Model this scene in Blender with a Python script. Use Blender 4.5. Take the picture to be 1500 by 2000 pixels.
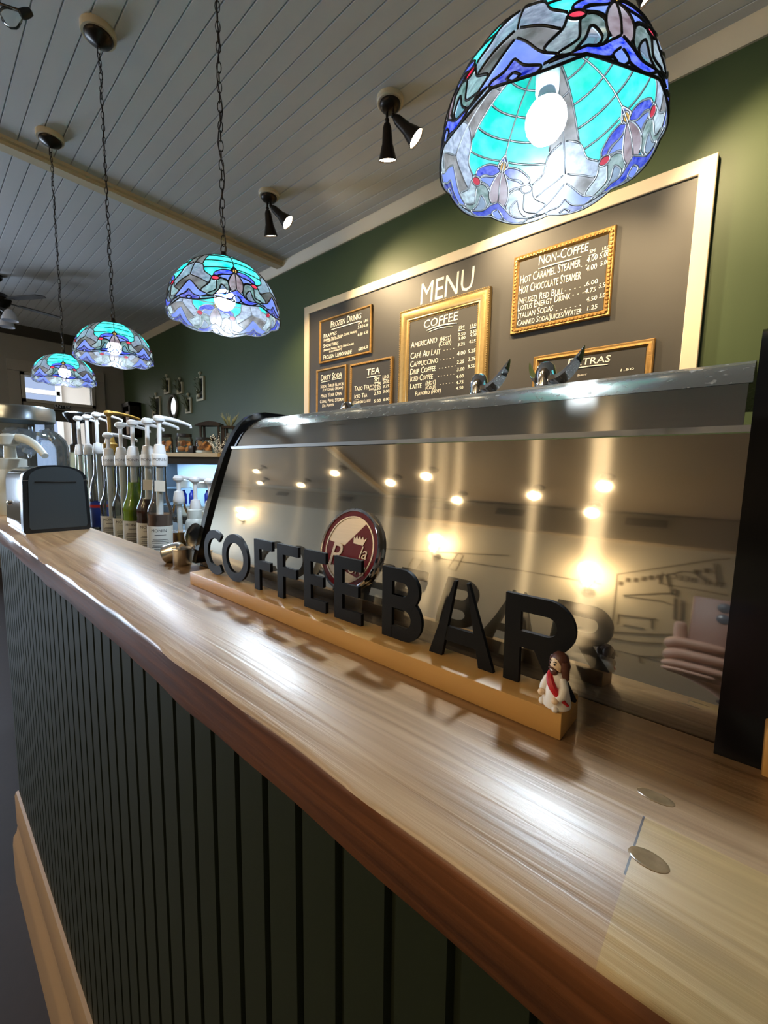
import bpy, bmesh, math, random
from mathutils import Vector, Matrix, Euler
random.seed(7)
for o in list(bpy.data.objects): bpy.data.objects.remove(o)
SC = bpy.context.scene
COL = SC.collection
PI = math.pi
K = 1.40            # eye height above the floor; heights marked z below are world heights

# ------------------------------------------------------------------ camera
cd = bpy.data.cameras.new('camera'); cam = bpy.data.objects.new('camera', cd); COL.objects.link(cam)
cd.sensor_fit = 'VERTICAL'; cd.sensor_height = 24.0; cd.sensor_width = 18.0
cd.lens = 814.0 / 2000.0 * 24.0
cd.clip_start = 0.02; cd.clip_end = 60
Rw = Matrix(((0.74557936, -0.07162771, 0.66255633), (0.66634485, 0.06551344, -0.74276007), (0.00979586, 0.99527758, 0.09657423)))
cam.matrix_world = Matrix.Translation((0, 0, K)) @ Rw.to_4x4()
SC.camera = cam
# ------------------------------------------------------------------ world, exposure
w = bpy.data.worlds.new('world'); SC.world = w; w.use_nodes = True
w.node_tree.nodes['Background'].inputs[0].default_value = (0.55, 0.68, 1.0, 1)
w.node_tree.nodes['Background'].inputs[1].default_value = 0.35
vs = SC.view_settings
vs.view_transform = 'Standard'; vs.look = 'None'; vs.gamma = 1.0; vs.use_curve_mapping = False
vs.exposure = 1.3
SC.cycles.use_denoising = True
SC.cycles.max_bounces = 10; SC.cycles.diffuse_bounces = 5; SC.cycles.glossy_bounces = 5
SC.cycles.transparent_max_bounces = 24; SC.cycles.transmission_bounces = 8
SC.cycles.sample_clamp_indirect = 6.0
SC.cycles.blur_glossy = 0.3
SC.cycles.caustics_reflective = False; SC.cycles.caustics_refractive = False
# light levels (watts), all lamps are built further down at their fixtures
W_SPOT_WALL = 46.0; W_SPOT_BAR = 50.0; W_ROOM = 7.0; W_SCONCE = 6.5; W_DAY = 110.0
BULB = 250.0; WARM = (1.0, 0.74, 0.42); COOL = (0.72, 0.86, 1.0)

# ------------------------------------------------------------------ helpers
def s2l(r, g, b, a=1.0):
    f = lambda c: (c/255)/12.92 if c/255 <= 0.04045 else (((c/255)+0.055)/1.055)**2.4
    return (f(r), f(g), f(b), a)
def nodes(m):
    m.use_nodes = True; nt = m.node_tree; return nt, nt.nodes, nt.links
def mat(name, rgb, rough=0.5, metal=0.0, noise=0.0, nscale=(8, 8, 8), coat=0.0, bump=0.0, spec=0.5, emit=None, estr=0.0, bscale=None):
    m = bpy.data.materials.new(name); nt, N, L = nodes(m); p = N['Principled BSDF']
    c = s2l(*rgb); p.inputs['Base Color'].default_value = c
    p.inputs['Roughness'].default_value = rough; p.inputs['Metallic'].default_value = metal
    p.inputs['Specular IOR Level'].default_value = spec
    p.inputs['Coat Weight'].default_value = coat; p.inputs['Coat Roughness'].default_value = 0.15
    if emit: p.inputs['Emission Color'].default_value = (*emit, 1); p.inputs['Emission Strength'].default_value = estr
    if noise or bump:
        tc = N.new('ShaderNodeTexCoord'); mp = N.new('ShaderNodeMapping'); mp.inputs['Scale'].default_value = nscale
        nz = N.new('ShaderNodeTexNoise'); nz.inputs['Scale'].default_value = 1.0; nz.inputs['Detail'].default_value = 5
        L.new(tc.outputs['Object'], mp.inputs[0]); L.new(mp.outputs[0], nz.inputs['Vector'])
        if noise:
            mx = N.new('ShaderNodeMixRGB'); mx.inputs[1].default_value = tuple(v*(1-noise) for v in c[:3])+(1,); mx.inputs[2].default_value = tuple(min(1, v*(1+noise)) for v in c[:3])+(1,)
            L.new(nz.outputs['Fac'], mx.inputs[0]); L.new(mx.outputs[0], p.inputs['Base Color'])
        if bump:
            b = N.new('ShaderNodeBump'); b.inputs['Strength'].default_value = bump; b.inputs['Distance'].default_value = 0.01
            L.new(nz.outputs['Fac'], b.inputs['Height']); L.new(b.outputs[0], p.inputs['Normal'])
    return m
def emis(name, rgb, strength):
    m = bpy.data.materials.new(name); nt, N, L = nodes(m); N.clear()
    e = N.new('ShaderNodeEmission'); o = N.new('ShaderNodeOutputMaterial'); e.inputs[0].default_value = (*rgb, 1); e.inputs[1].default_value = strength
    L.new(e.outputs[0], o.inputs[0]); return m
def thin_glass(name, tint=(0.92, 0.96, 0.96), rough=0.03, haze=0.0, fres=1.25):
    m = bpy.data.materials.new(name); nt, N, L = nodes(m); N.clear()
    o = N.new('ShaderNodeOutputMaterial'); t = N.new('ShaderNodeBsdfTransparent'); g = N.new('ShaderNodeBsdfAnisotropic')
    t.inputs[0].default_value = (*tint, 1); g.inputs['Roughness'].default_value = rough; g.inputs[0].default_value = (1, 1, 1, 1)
    f = N.new('ShaderNodeFresnel'); f.inputs[0].default_value = fres
    mx = N.new('ShaderNodeMixShader'); L.new(f.outputs[0], mx.inputs[0]); L.new(t.outputs[0], mx.inputs[1]); L.new(g.outputs[0], mx.inputs[2])
    out = mx.outputs[0]
    if haze:
        d = N.new('ShaderNodeBsdfDiffuse'); d.inputs[0].default_value = (0.85, 0.9, 0.92, 1)
        m2 = N.new('ShaderNodeMixShader'); m2.inputs[0].default_value = haze; L.new(out, m2.inputs[1]); L.new(d.outputs[0], m2.inputs[2]); out = m2.outputs[0]
    L.new(out, o.inputs[0]); return m
DENSE = 0.20      # how much light the leaded glass lets through
def art_glass(name, rgb, clear=0.15, trans=0.55, wisp=0.25, scale=30):
    """coloured leaded glass: lets lamp light through, scatters some, shines a little"""
    m = bpy.data.materials.new(name); nt, N, L = nodes(m); N.clear()
    c = s2l(*rgb)
    tc = N.new('ShaderNodeTexCoord'); mp = N.new('ShaderNodeMapping'); mp.inputs['Scale'].default_value = (scale, scale, scale*1.8)
    nz = N.new('ShaderNodeTexNoise'); nz.inputs['Scale'].default_value = 1; nz.inputs['Detail'].default_value = 3
    L.new(tc.outputs['Object'], mp.inputs[0]); L.new(mp.outputs[0], nz.inputs['Vector'])
    rp = N.new('ShaderNodeMapRange'); rp.inputs[1].default_value = 0.35; rp.inputs[2].default_value = 0.65; L.new(nz.outputs['Fac'], rp.inputs[0])
    mx = N.new('ShaderNodeMixRGB'); mx.inputs[1].default_value = tuple(v*(1-wisp) for v in c[:3])+(1,); mx.inputs[2].default_value = tuple(min(1, v+(1-v)*wisp*0.6) for v in c[:3])+(1,)
    L.new(rp.outputs[0], mx.inputs[0])
    tl = N.new('ShaderNodeBsdfTranslucent'); tp = N.new('ShaderNodeBsdfTransparent'); df = N.new('ShaderNodeBsdfDiffuse'); gl = N.new('ShaderNodeBsdfAnisotropic')
    dn = N.new('ShaderNodeMixRGB'); dn.blend_type = 'MULTIPLY'; dn.inputs[0].default_value = 1; dn.inputs[2].default_value = (DENSE, DENSE, DENSE, 1); L.new(mx.outputs[0], dn.inputs[1])
    d2 = N.new('ShaderNodeMixRGB'); d2.blend_type = 'MULTIPLY'; d2.inputs[0].default_value = 1; d2.inputs[2].default_value = (0.55, 0.55, 0.55, 1); L.new(mx.outputs[0], d2.inputs[1])
    for n in (tl, df): L.new(dn.outputs[0], n.inputs[0])
    L.new(d2.outputs[0], tp.inputs[0])
    gl.inputs['Roughness'].default_value = 0.25
    a = N.new('ShaderNodeMixShader'); a.inputs[0].default_value = trans; L.new(df.outputs[0], a.inputs[1]); L.new(tl.outputs[0], a.inputs[2])
    b = N.new('ShaderNodeMixShader'); b.inputs[0].default_value = clear; L.new(a.outputs[0], b.inputs[1]); L.new(tp.outputs[0], b.inputs[2])
    c2 = N.new('ShaderNodeMixShader'); c2.inputs[0].default_value = 0.012; L.new(b.outputs[0], c2.inputs[1]); L.new(gl.outputs[0], c2.inputs[2])
    o = N.new('ShaderNodeOutputMaterial'); L.new(c2.outputs[0], o.inputs[0]); return m

class MB:
    def __init__(s): s.v = []; s.f = []; s.mi = []; s.sm = []
    def add(s, vs, fs, mi=0, smooth=True, M=None):
        b = len(s.v)
        s.v += [tuple(M @ Vector(p)) if M else tuple(p) for p in vs]
        s.f += [tuple(b+i for i in f) for f in fs]; s.mi += [mi]*len(fs); s.sm += [smooth]*len(fs); return s
    def box(s, x0, x1, y0, y1, z0, z1, mi=0, M=None, bev=0.0):
        if bev <= 0:
            vs = [(x, y, z) for x in (x0, x1) for y in (y0, y1) for z in (z0, z1)]
            return s.add(vs, [(0, 1, 3, 2), (4, 6, 7, 5), (0, 4, 5, 1), (2, 3, 7, 6), (0, 2, 6, 4), (1, 5, 7, 3)], mi, False, M)
        bm = bmesh.new(); bmesh.ops.create_cube(bm, size=1)
        for v in bm.verts: v.co = Vector(((x0+x1)/2+v.co.x*(x1-x0), (y0+y1)/2+v.co.y*(y1-y0), (z0+z1)/2+v.co.z*(z1-z0)))
        bmesh.ops.bevel(bm, geom=bm.edges[:], offset=bev, segments=2, affect='EDGES', profile=0.5)
        bm.verts.index_update(); s.add([v.co for v in bm.verts], [[v.index for v in f.verts] for f in bm.faces], mi, True, M); bm.free(); return s
    def lathe(s, prof, n=24, mi=0, M=None, cap=True, smooth=True):
        vs = []; fs = []
        for r, z in prof:
            for k in range(n): vs.append((r*math.cos(2*PI*k/n), r*math.sin(2*PI*k/n), z))
        for j in range(len(prof)-1):
            for k in range(n): fs.append((j*n+k, j*n+(k+1) % n, (j+1)*n+(k+1) % n, (j+1)*n+k))
        if cap:
            if prof[0][0] > 1e-5: fs.append(tuple(range(n))[::-1])
            if prof[-1][0] > 1e-5: fs.append(tuple((len(prof)-1)*n+k for k in range(n)))
        return s.add(vs, fs, mi, smooth, M)
    def ball(s, c, r, n=14, mi=0, M=None, sc=(1, 1, 1)):
        prof = [(r*math.sin(PI*j/n)+1e-6, -r*math.cos(PI*j/n)) for j in range(n+1)]
        T = Matrix.Translation(c) @ Matrix.Diagonal((*sc, 1))
        return s.lathe(prof, n*2, mi, (M @ T) if M else T, cap=False)
    def tube(s, pts, r, n=8, mi=0, M=None, closed=False, cap=True):
        pts = [Vector(p) for p in pts]; m = len(pts); rr = r if isinstance(r, (list, tuple)) else [r]*m
        vs = []; fs = []; up = None
        for i, p in enumerate(pts):
            if closed: t = pts[(i+1) % m]-pts[i-1]
            else: t = pts[min(i+1, m-1)]-pts[max(i-1, 0)]
            if t.length < 1e-9: t = Vector((0, 0, 1))
            t.normalize()
            if up is None: up = t.orthogonal().normalized()
            up = (up - t*up.dot(t)); up = up.normalized() if up.length > 1e-6 else t.orthogonal().normalized()
            sd = t.cross(up)
            for k in range(n):
                a = 2*PI*k/n; vs.append(p+(up*math.cos(a)+sd*math.sin(a))*rr[i])
        for i in range(m if closed else m-1):
            for k in range(n):
                a, b = i, (i+1) % m; fs.append((a*n+k, a*n+(k+1) % n, b*n+(k+1) % n, b*n+k))
        if cap and not closed: fs.append(tuple(range(n))[::-1]); fs.append(tuple((m-1)*n+k for k in range(n)))
        return s.add(vs, fs, mi, True, M)
    def prism(s, poly, d0, d1, axis='y', mi=0, M=None, smooth=False):
        """poly: 2D outline; axis y: (x,z) outline swept along y; x: (y,z) swept along x; z: (x,y) swept along z"""
        def P(a, b, d): return {'y': (a, d, b), 'x': (d, a, b), 'z': (a, b, d)}[axis]
        n = len(poly); vs = [P(a, b, d0) for a, b in poly]+[P(a, b, d1) for a, b in poly]
        fs = [(i, (i+1) % n, n+(i+1) % n, n+i) for i in range(n)]+[tuple(range(n))[::-1], tuple(range(n, 2*n))]
        return s.add(vs, fs, mi, smooth, M)
    def build(s, name, mats, parent=None, loc=None, rot=None, sharp=0.6):
        me = bpy.data.meshes.new(name); me.from_pydata(s.v, [], s.f)
        for m in (mats if isinstance(mats, (list, tuple)) else [mats]): me.materials.append(m)
        me.polygons.foreach_set('material_index', s.mi); me.polygons.foreach_set('use_smooth', s.sm)
        bm = bmesh.new(); bm.from_mesh(me); bmesh.ops.recalc_face_normals(bm, faces=bm.faces[:]); bm.to_mesh(me); bm.free()
        me.set_sharp_from_angle(angle=sharp); me.update()
        o = bpy.data.objects.new(name, me); COL.objects.link(o)
        if parent: o.parent = parent
        if loc: o.location = loc
        if rot: o.rotation_euler = rot
        return o
def tag(o, label, cat, group=None, kind=None):
    o['label'] = label; o['category'] = cat
    if group: o['group'] = group
    if kind: o['kind'] = kind
    return o
def thing(name, label, cat, loc=(0, 0, 0), rot=(0, 0, 0), group=None):
    o = bpy.data.objects.new(name, None); COL.objects.link(o); o.location = loc; o.rotation_euler = rot; o.empty_display_size = 0.05
    return tag(o, label, cat, group)
def struct(o): o['kind'] = 'structure'; return o
def dup(root, loc, rot=None, label=None, group=None):
    r = root.copy(); COL.objects.link(r); r.location = loc
    if rot is not None: r.rotation_euler = rot
    if label: r['label'] = label
    if group: r['group'] = group
    def kids(src, dst):
        for ch in src.children:
            c = ch.copy(); COL.objects.link(c); c.parent = dst; c.matrix_parent_inverse = ch.matrix_parent_inverse.copy(); kids(ch, c)
    kids(root, r); return r
def RX(a): return Matrix.Rotation(a, 4, 'X')
def RY(a): return Matrix.Rotation(a, 4, 'Y')
def RZ(a): return Matrix.Rotation(a, 4, 'Z')
def T(x, y, z): return Matrix.Translation((x, y, z))
def look(d):    # matrix whose -Z points along d
    return Vector(d).to_track_quat('-Z', 'Y').to_matrix().to_4x4()
def text_mesh(items, name, m, parent=None, plane='y', depth=0.0006, loc=None, rot=None, font_off=0.0):
    """items: (text, x, z, size, align, slant[, rotation]) written in the x-z plane facing -y"""
    out = MB()
    for it in items:
        txt, x, z, size, al, sh = it[:6]; rt = it[6] if len(it) > 6 else 0.0
        cu = bpy.data.curves.new('tmp', 'FONT'); cu.body = txt; cu.size = size; cu.align_x = al; cu.shear = sh
        cu.resolution_u = 3; cu.extrude = depth/2; cu.offset = font_off; cu.small_caps_scale = 0.78
        for i, ch in enumerate(txt):
            if ch.islower(): cu.body_format[i].use_small_caps = True
        ob = bpy.data.objects.new('tmp', cu); COL.objects.link(ob)
        dg = bpy.context.evaluated_depsgraph_get(); me = bpy.data.meshes.new_from_object(ob.evaluated_get(dg))
        M = T(x, 0, z) @ RY(-rt) @ RX(PI/2)
        out.add([v.co.copy() for v in me.vertices], [tuple(p.vertices) for p in me.polygons], 0, False, M)
        bpy.data.objects.remove(ob); bpy.data.curves.remove(cu); bpy.data.meshes.remove(me)
    return out.build(name, m, parent, loc, rot)
def lamp_light(name, kind, parent, loc, energy, color, rot=None, size=0.03, angle=1.2, blend=0.5):
    l = bpy.data.lights.new(name, kind); l.energy = energy; l.color = color
    if kind in ('SPOT', 'POINT'): l.shadow_soft_size = size
    if kind == 'SPOT': l.spot_size = angle; l.spot_blend = blend
    o = bpy.data.objects.new(name, l); COL.objects.link(o); o.parent = parent; o.location = loc
    if rot: o.rotation_euler = rot
    return o

# ------------------------------------------------------------------ materials
M_CEIL = mat('ceiling_paint', (204, 202, 203), 0.55, noise=0.06, nscale=(1.2, 5, 1), spec=0.3)
M_GREEN = mat('green_wall_paint', (62, 76, 47), 0.5, noise=0.05, nscale=(3, 3, 3), bump=0.12, spec=0.35)
M_CREAM = mat('cream_trim_paint', (205, 190, 165), 0.45, noise=0.03)
M_BEAM = mat('tan_beam_paint', (206, 188, 158), 0.5, noise=0.05)
M_TAUPE = mat('taupe_wall_paint', (150, 144, 134), 0.6, noise=0.04)
M_WALLF = mat('pale_wall_paint', (214, 208, 194), 0.6, noise=0.03)
M_VALANCE = mat('tan_band_paint', (150, 138, 120), 0.6)
M_FLOOR = mat('dark_floor', (40, 30, 30), 0.6, noise=0.25, nscale=(30, 30, 30))
M_DARKBAND = mat('dark_crown_paint', (62, 56, 48), 0.5)
M_PANEL = mat('dark_green_beadboard', (36, 42, 23), 0.45, noise=0.06, nscale=(20, 20, 4), spec=0.4)
M_BASET = mat('beige_base_trim', (172, 142, 108), 0.5, noise=0.08, nscale=(3, 3, 9))
M_BLACK = mat('gloss_black', (9, 9, 10), 0.12, spec=0.5)
M_BLACKM = mat('matte_black', (14, 14, 14), 0.45)
M_LETTER = mat('black_letter_paint', (7, 7, 7), 0.5, spec=0.25)
M_CHROME = mat('chrome', (225, 225, 228), 0.06, 1.0)
M_STEELD = mat('worn_steel', (220, 217, 212), 0.27, 1.0, noise=0.08, nscale=(40, 40, 40))
M_BRONZE = mat('dark_bronze', (44, 36, 30), 0.35, 0.7)
M_WHITEP = mat('white_plastic', (226, 228, 232), 0.35)
M_GOLDP = mat('gold_plastic', (168, 132, 62), 0.35, 0.3)
M_GOLD = mat('gilt_frame', (158, 122, 68), 0.42, 0.55, noise=0.25, nscale=(60, 60, 60), bump=0.2)
M_GOLD2 = mat('antique_silver_gold_frame', (165, 140, 92), 0.35, 0.6, noise=0.2, nscale=(50, 50, 50), bump=0.1)
M_SLATE = mat('chalkboard_slate', (38, 35, 31), 0.55, noise=0.12, nscale=(9, 9, 9))
M_BOARD = mat('painted_chalkboard_panel', (52, 49, 45), 0.5, noise=0.08, nscale=(6, 6, 6), bump=0.06)
M_CHALK = mat('chalk', (238, 232, 215), 0.9)
M_PINE = mat('light_pine', (206, 160, 94), 0.4, noise=0.16, nscale=(3, 60, 60))
M_LEAD = mat('lead_came', (20, 19, 19), 0.45, 0.2)
M_WHITEL = mat('white_label', (226, 224, 216), 0.6, noise=0.03)
M_INK = mat('label_ink', (40, 40, 44), 0.7)
M_GLASS = thin_glass('clear_glass', (0.93, 0.97, 0.97), 0.03, 0.015, 1.35)
M_PANE = thin_glass('window_pane', (0.97, 0.98, 0.98), 0.02, 0.0, 1.2)
M_PLASTIC_T = mat('translucent_white_plastic', (205, 212, 210), 0.4)

def wood_top():
    """counter wood: long plank grain, a paler short plank let into the front right, dark end joint"""
    m = bpy.data.materials.new('counter_wood'); nt, N, L = nodes(m); p = N['Principled BSDF']
    tc = N.new('ShaderNodeTexCoord'); sx = N.new('ShaderNodeSeparateXYZ'); L.new(tc.outputs['Object'], sx.inputs[0])
    def noise(scale, det=6, dist=0.0):
        mp = N.new('ShaderNodeMapping'); mp.inputs['Scale'].default_value = scale; L.new(tc.outputs['Object'], mp.inputs[0])
        nz = N.new('ShaderNodeTexNoise'); nz.inputs['Scale'].default_value = 1; nz.inputs['Detail'].default_value = det; nz.inputs['Distortion'].default_value = dist
        L.new(mp.outputs[0], nz.inputs['Vector']); return nz.outputs['Fac']
    def mth(op, a, b=None):
        n = N.new('ShaderNodeMath'); n.operation = op
        for i, q in enumerate((a, b)):
            if q is None: continue
            if isinstance(q, (int, float)): n.inputs[i].default_value = q
            else: L.new(q, n.inputs[i])
        return n.outputs[0]
    def ramp(fac, stops):
        r = N.new('ShaderNodeValToRGB'); e = r.color_ramp.elements
        while len(e) < len(stops): e.new(0.5)
        for q, (pos, c) in zip(e, stops): q.position = pos; q.color = s2l(*c)
        L.new(fac, r.inputs[0]); return r.outputs[0]
    g1 = noise((5, 130, 130), 7, 0.6); g2 = noise((2.2, 26, 26), 4, 1.2)
    mixf = mth('ADD', mth('MULTIPLY', g1, 0.55), mth('MULTIPLY', g2, 0.45))
    cA = ramp(mixf, [(0.30, (126, 94, 62)), (0.5, (166, 132, 94)), (0.70, (190, 158, 118))])
    cB = ramp(mixf, [(0.32, (146, 116, 68)), (0.5, (180, 148, 94)), (0.68, (200, 168, 116))])
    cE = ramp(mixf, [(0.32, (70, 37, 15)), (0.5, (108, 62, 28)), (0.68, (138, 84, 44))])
    # paler plank: x > -0.028 and y < 0.2175
    inb = mth('MULTIPLY', mth('GREATER_THAN', sx.outputs[0], -0.028), mth('LESS_THAN', sx.outputs[1], 0.2175))
    m1 = N.new('ShaderNodeMixRGB'); L.new(inb, m1.inputs[0]); L.new(cA, m1.inputs[1]); L.new(cB, m1.inputs[2])
    # end joint: thin dark line at x=-0.028 for y 0.179..0.2175
    ln = mth('MULTIPLY', mth('LESS_THAN', mth('ABSOLUTE', mth('ADD', sx.outputs[0], 0.0284)), 0.00042), mth('MULTIPLY', mth('LESS_THAN', sx.outputs[1], 0.2175), mth('GREATER_THAN', sx.outputs[1], 0.179)))
    m2 = N.new('ShaderNodeMixRGB'); L.new(ln, m2.inputs[0]); L.new(m1.outputs[0], m2.inputs[1]); m2.inputs[2].default_value = s2l(50, 32, 22)
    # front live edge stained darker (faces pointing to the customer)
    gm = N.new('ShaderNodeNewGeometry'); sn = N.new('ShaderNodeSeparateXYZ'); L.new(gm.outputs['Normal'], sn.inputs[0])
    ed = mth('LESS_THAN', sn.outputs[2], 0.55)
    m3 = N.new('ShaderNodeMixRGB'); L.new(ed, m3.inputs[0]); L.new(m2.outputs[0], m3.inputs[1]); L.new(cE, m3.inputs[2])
    L.new(m3.outputs[0], p.inputs['Base Color'])
    rr = N.new('ShaderNodeMapRange'); L.new(g1, rr.inputs[0]); rr.inputs[3].default_value = 0.28; rr.inputs[4].default_value = 0.46; L.new(rr.outputs[0], p.inputs['Roughness'])
    b = N.new('ShaderNodeBump'); b.inputs['Strength'].default_value = 0.34; b.inputs['Distance'].default_value = 0.002; L.new(g1, b.inputs['Height']); L.new(b.outputs[0], p.inputs['Normal'])
    p.inputs['Specular IOR Level'].default_value = 0.6
    p.inputs['Coat Weight'].default_value = 0.35; p.inputs['Coat Roughness'].default_value = 0.3
    return m
M_WOOD = wood_top()
def brushed(name, tint, rough=0.07, streak=0.3, dust=0.0):
    m = bpy.data.materials.new(name); nt, N, L = nodes(m); N.clear()
    o = N.new('ShaderNodeOutputMaterial'); a = N.new('ShaderNodeBsdfAnisotropic'); b = N.new('ShaderNodeBsdfAnisotropic')
    tg = N.new('ShaderNodeTangent'); tg.direction_type = 'UV_MAP'
    for n, r, an in ((a, rough, 0.0), (b, 0.22, 0.85)):
        n.inputs['Color'].default_value = s2l(*tint); n.inputs['Roughness'].default_value = r; n.inputs['Anisotropy'].default_value = an; L.new(tg.outputs[0], n.inputs['Tangent'])
    mx = N.new('ShaderNodeMixShader'); mx.inputs[0].default_value = streak; L.new(a.outputs[0], mx.inputs[1]); L.new(b.outputs[0], mx.inputs[2]); out = mx.outputs[0]
    if dust:
        tc = N.new('ShaderNodeTexCoord'); vz = N.new('ShaderNodeTexNoise'); vz.inputs['Scale'].default_value = 160; vz.inputs['Detail'].default_value = 2
        L.new(tc.outputs['Object'], vz.inputs['Vector']); mr = N.new('ShaderNodeMapRange'); mr.inputs[1].default_value = 0.62; mr.inputs[2].default_value = 0.72; mr.inputs[3].default_value = dust*0.45; mr.inputs[4].default_value = dust*1.6; L.new(vz.outputs['Fac'], mr.inputs[0])
        d = N.new('ShaderNodeBsdfDiffuse'); d.inputs[0].default_value = s2l(150, 148, 142); m2 = N.new('ShaderNodeMixShader'); L.new(mr.outputs[0], m2.inputs[0]); L.new(out, m2.inputs[1]); L.new(d.outputs[0], m2.inputs[2]); out = m2.outputs[0]
    L.new(out, o.inputs[0]); return m
M_STEEL = brushed('brushed_steel', (196, 190, 178), 0.035, 0.25)
M_STEELTOP = brushed('brushed_steel_upper', (170, 164, 154), 0.09, 0.3)
M_DUSTY = brushed('dusty_steel', (150, 148, 142), 0.16, 0.2, dust=0.55)

# ------------------------------------------------------------------ the room
Q = 0.82                                       # scales room and fixtures about the camera, so pendant light reaches the letter sign
XL, XR, YB, YF = -9.6*Q, 3.2, 2.9*Q, -3.3*Q    # far wall, near wall, menu wall, customer wall
SL = 0.0195                                    # the old ceiling climbs slightly towards the far end
def cz(x): return K + 2.215*Q - SL*x
TILT = SL                                      # rotation about y of things hung along the menu wall
struct(MB().box(XL-1.6, XR, YF, YB, -0.05, 0).build('floor', M_FLOOR))
# beadboard ceiling: boards 95 mm wide with V grooves, one mesh
pts = [(YF-0.02, 0.0)]; y = -0.9     # boards over the bar, plain plaster over the customer side
while y < YB+0.02:
    pts += [(y, 0), (y+0.0765, 0), (y+0.079, 0.008), (y+0.0812, 0.008)]; y += 0.0836
nP = len(pts); cv = []; cf = []
for x in (XL-0.02, XR+0.02):
    for (yy, dz) in pts: cv.append((x, yy, cz(x)+dz))
for i in range(nP-1): cf.append((i, i+1, nP+i+1, nP+i))
c = MB(); c.add(cv, cf[1:], 0, False); c.add([cv[0], cv[1], cv[nP+1], cv[nP]], [(0, 1, 2, 3)], 1, False)
c.add([(x, yy, cz(x)+0.03) for x in (XL-0.02, XR+0.02) for yy in (YF-0.02, YB+0.02)], [(0, 1, 3, 2)], 0, False)
struct(c.build('ceiling', [M_CEIL, mat('darkened_plaster', (134, 122, 108), 0.6)]))  # customer side coloured darker, to dim its reflection in the steel
TOPZ = cz(XL)+0.1
struct(MB().box(XL, XR, YB, YB+0.1, 0, TOPZ).build('wall_back', M_GREEN))
struct(MB().box(XR, XR+0.1, YF, YB, 0, TOPZ).build('wall_right', M_WALLF))
struct(MB().box(XL, XR, YF-0.1, YF, 0, TOPZ).build('wall_front', M_WALLF))
# unseen window in the far wall, placed left of the view to bring in bluish daylight
WY0, WY1, WZ0, WZ1 = -2.3, -0.7, 0.95, 2.45
m = MB()
for y in (WY0, -1.5, WY1): m.box(XL-0.08, XL+0.02, y-0.04, y+0.04, WZ0-0.04, WZ1+0.04)
for z in (WZ0, 1.7, WZ1): m.box(XL-0.08, XL+0.02, WY0, WY1, z-0.035, z+0.035)
wf = struct(m.build('window_2', M_CREAM))
MB().box(XL-0.052, XL-0.048, WY0, WY1, WZ0, WZ1).build('pane', M_PANE, wf)
day = bpy.data.lights.new('window_daylight', 'AREA'); day.energy = W_DAY; day.color = (0.62, 0.78, 1.0); day.shape = 'RECTANGLE'; day.size = 1.5; day.size_y = 1.4
do = bpy.data.objects.new('window_daylight', day); COL.objects.link(do); do.location = (XL-0.3, (WY0+WY1)/2, 1.7); do.rotation_euler = (0, -PI/2, 0)
# tan band with grilles along the top of the customer wall (seen only in the steel)
m = MB(); m.box(XL, XR, YF, YF+0.06, K+1.80*Q, K+2.20*Q)
band = struct(m.build('trim_4', M_VALANCE))
for gx, gw in ((-6.48, 'farthest'), (-5.41, 'second farthest'), (-4.01, 'third farthest'), (-2.46, 'third nearest'), (-1.72, 'second nearest'), (-0.60, 'nearest')):
    g = MB(); g.box(gx-0.14, gx+0.14, YF+0.06, YF+0.068, K+1.66, K+1.75)
    for k in range(6): g.box(gx-0.13, gx+0.13, YF+0.068, YF+0.074, K+1.666+k*0.014, K+1.671+k*0.014)
    tag(g.build('wall_grille', M_DARKBAND), gw+' dark slotted air grille in the tan band opposite the bar', 'grille', 'grilles opposite the bar')
# far wall: opening for a glazed door with a transom over it
DY0, DY1 = 1.36*Q, 2.33*Q; DT = K+1.06*Q; TZ0, TZ1 = K+1.20*Q, K+1.60*Q
m = MB(); m.box(XL-0.12, XL, YF, WY0, 0, TOPZ).box(XL-0.12, XL, WY1, DY0, 0, TOPZ).box(XL-0.12, XL, WY0, WY1, 0, WZ0).box(XL-0.12, XL, WY0, WY1, WZ1, TOPZ).box(XL-0.12, XL, DY1, YB, 0, TOPZ).box(XL-0.12, XL, DY0, DY1, DT, TZ0).box(XL-0.12, XL, DY0, DY1, TZ1, TOPZ)
struct(m.build('wall_left', M_TAUPE))
m = MB()   # casing boards round door and transom
m.box(XL, XL+0.03, DY0-0.22*Q, DY0-0.06*Q, 0, TZ1+0.055*Q).box(XL, XL+0.03, DY1+0.06*Q, DY1+0.22*Q, 0, TZ1+0.055*Q).box(XL, XL+0.03, DY0-0.22*Q, DY1+0.22*Q, TZ1+0.06*Q, TZ1+0.24*Q)
m.box(XL, XL+0.02, DY0-0.04*Q, DY1+0.04*Q, DT, TZ0-0.04*Q)
struct(m.build('trim_5', mat('taupe_casing_paint', (160, 152, 140), 0.5)))
m = MB()
for (a, b, cc, d) in ((DY0-0.05*Q, DY0, TZ0-0.05*Q, TZ1+0.05*Q), (DY1, DY1+0.05*Q, TZ0-0.05*Q, TZ1+0.05*Q), (DY0-0.05*Q, DY1+0.05*Q, TZ0-0.05*Q, TZ0), (DY0-0.05*Q, DY1+0.05*Q, TZ1, TZ1+0.05*Q)): m.box(XL-0.03, XL+0.045, a, b, cc, d)
tw = struct(m.build('window_1', mat('pale_sash_paint', (190, 184, 172), 0.45)))
MB().box(XL-0.062, XL-0.058, DY0, DY1, TZ0, TZ1).build('pane', M_PANE, tw)
m = MB(); m.box(XL-0.1, XL-0.05, DY0, DY1, 0, 0.9).box(XL-0.1, XL-0.05, DY0, DY0+0.11*Q, 0.9, DT).box(XL-0.1, XL-0.05, DY1-0.11*Q, DY1, 0.9, DT).box(XL-0.1, XL-0.05, DY0, DY1, DT-0.16, DT)
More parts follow.
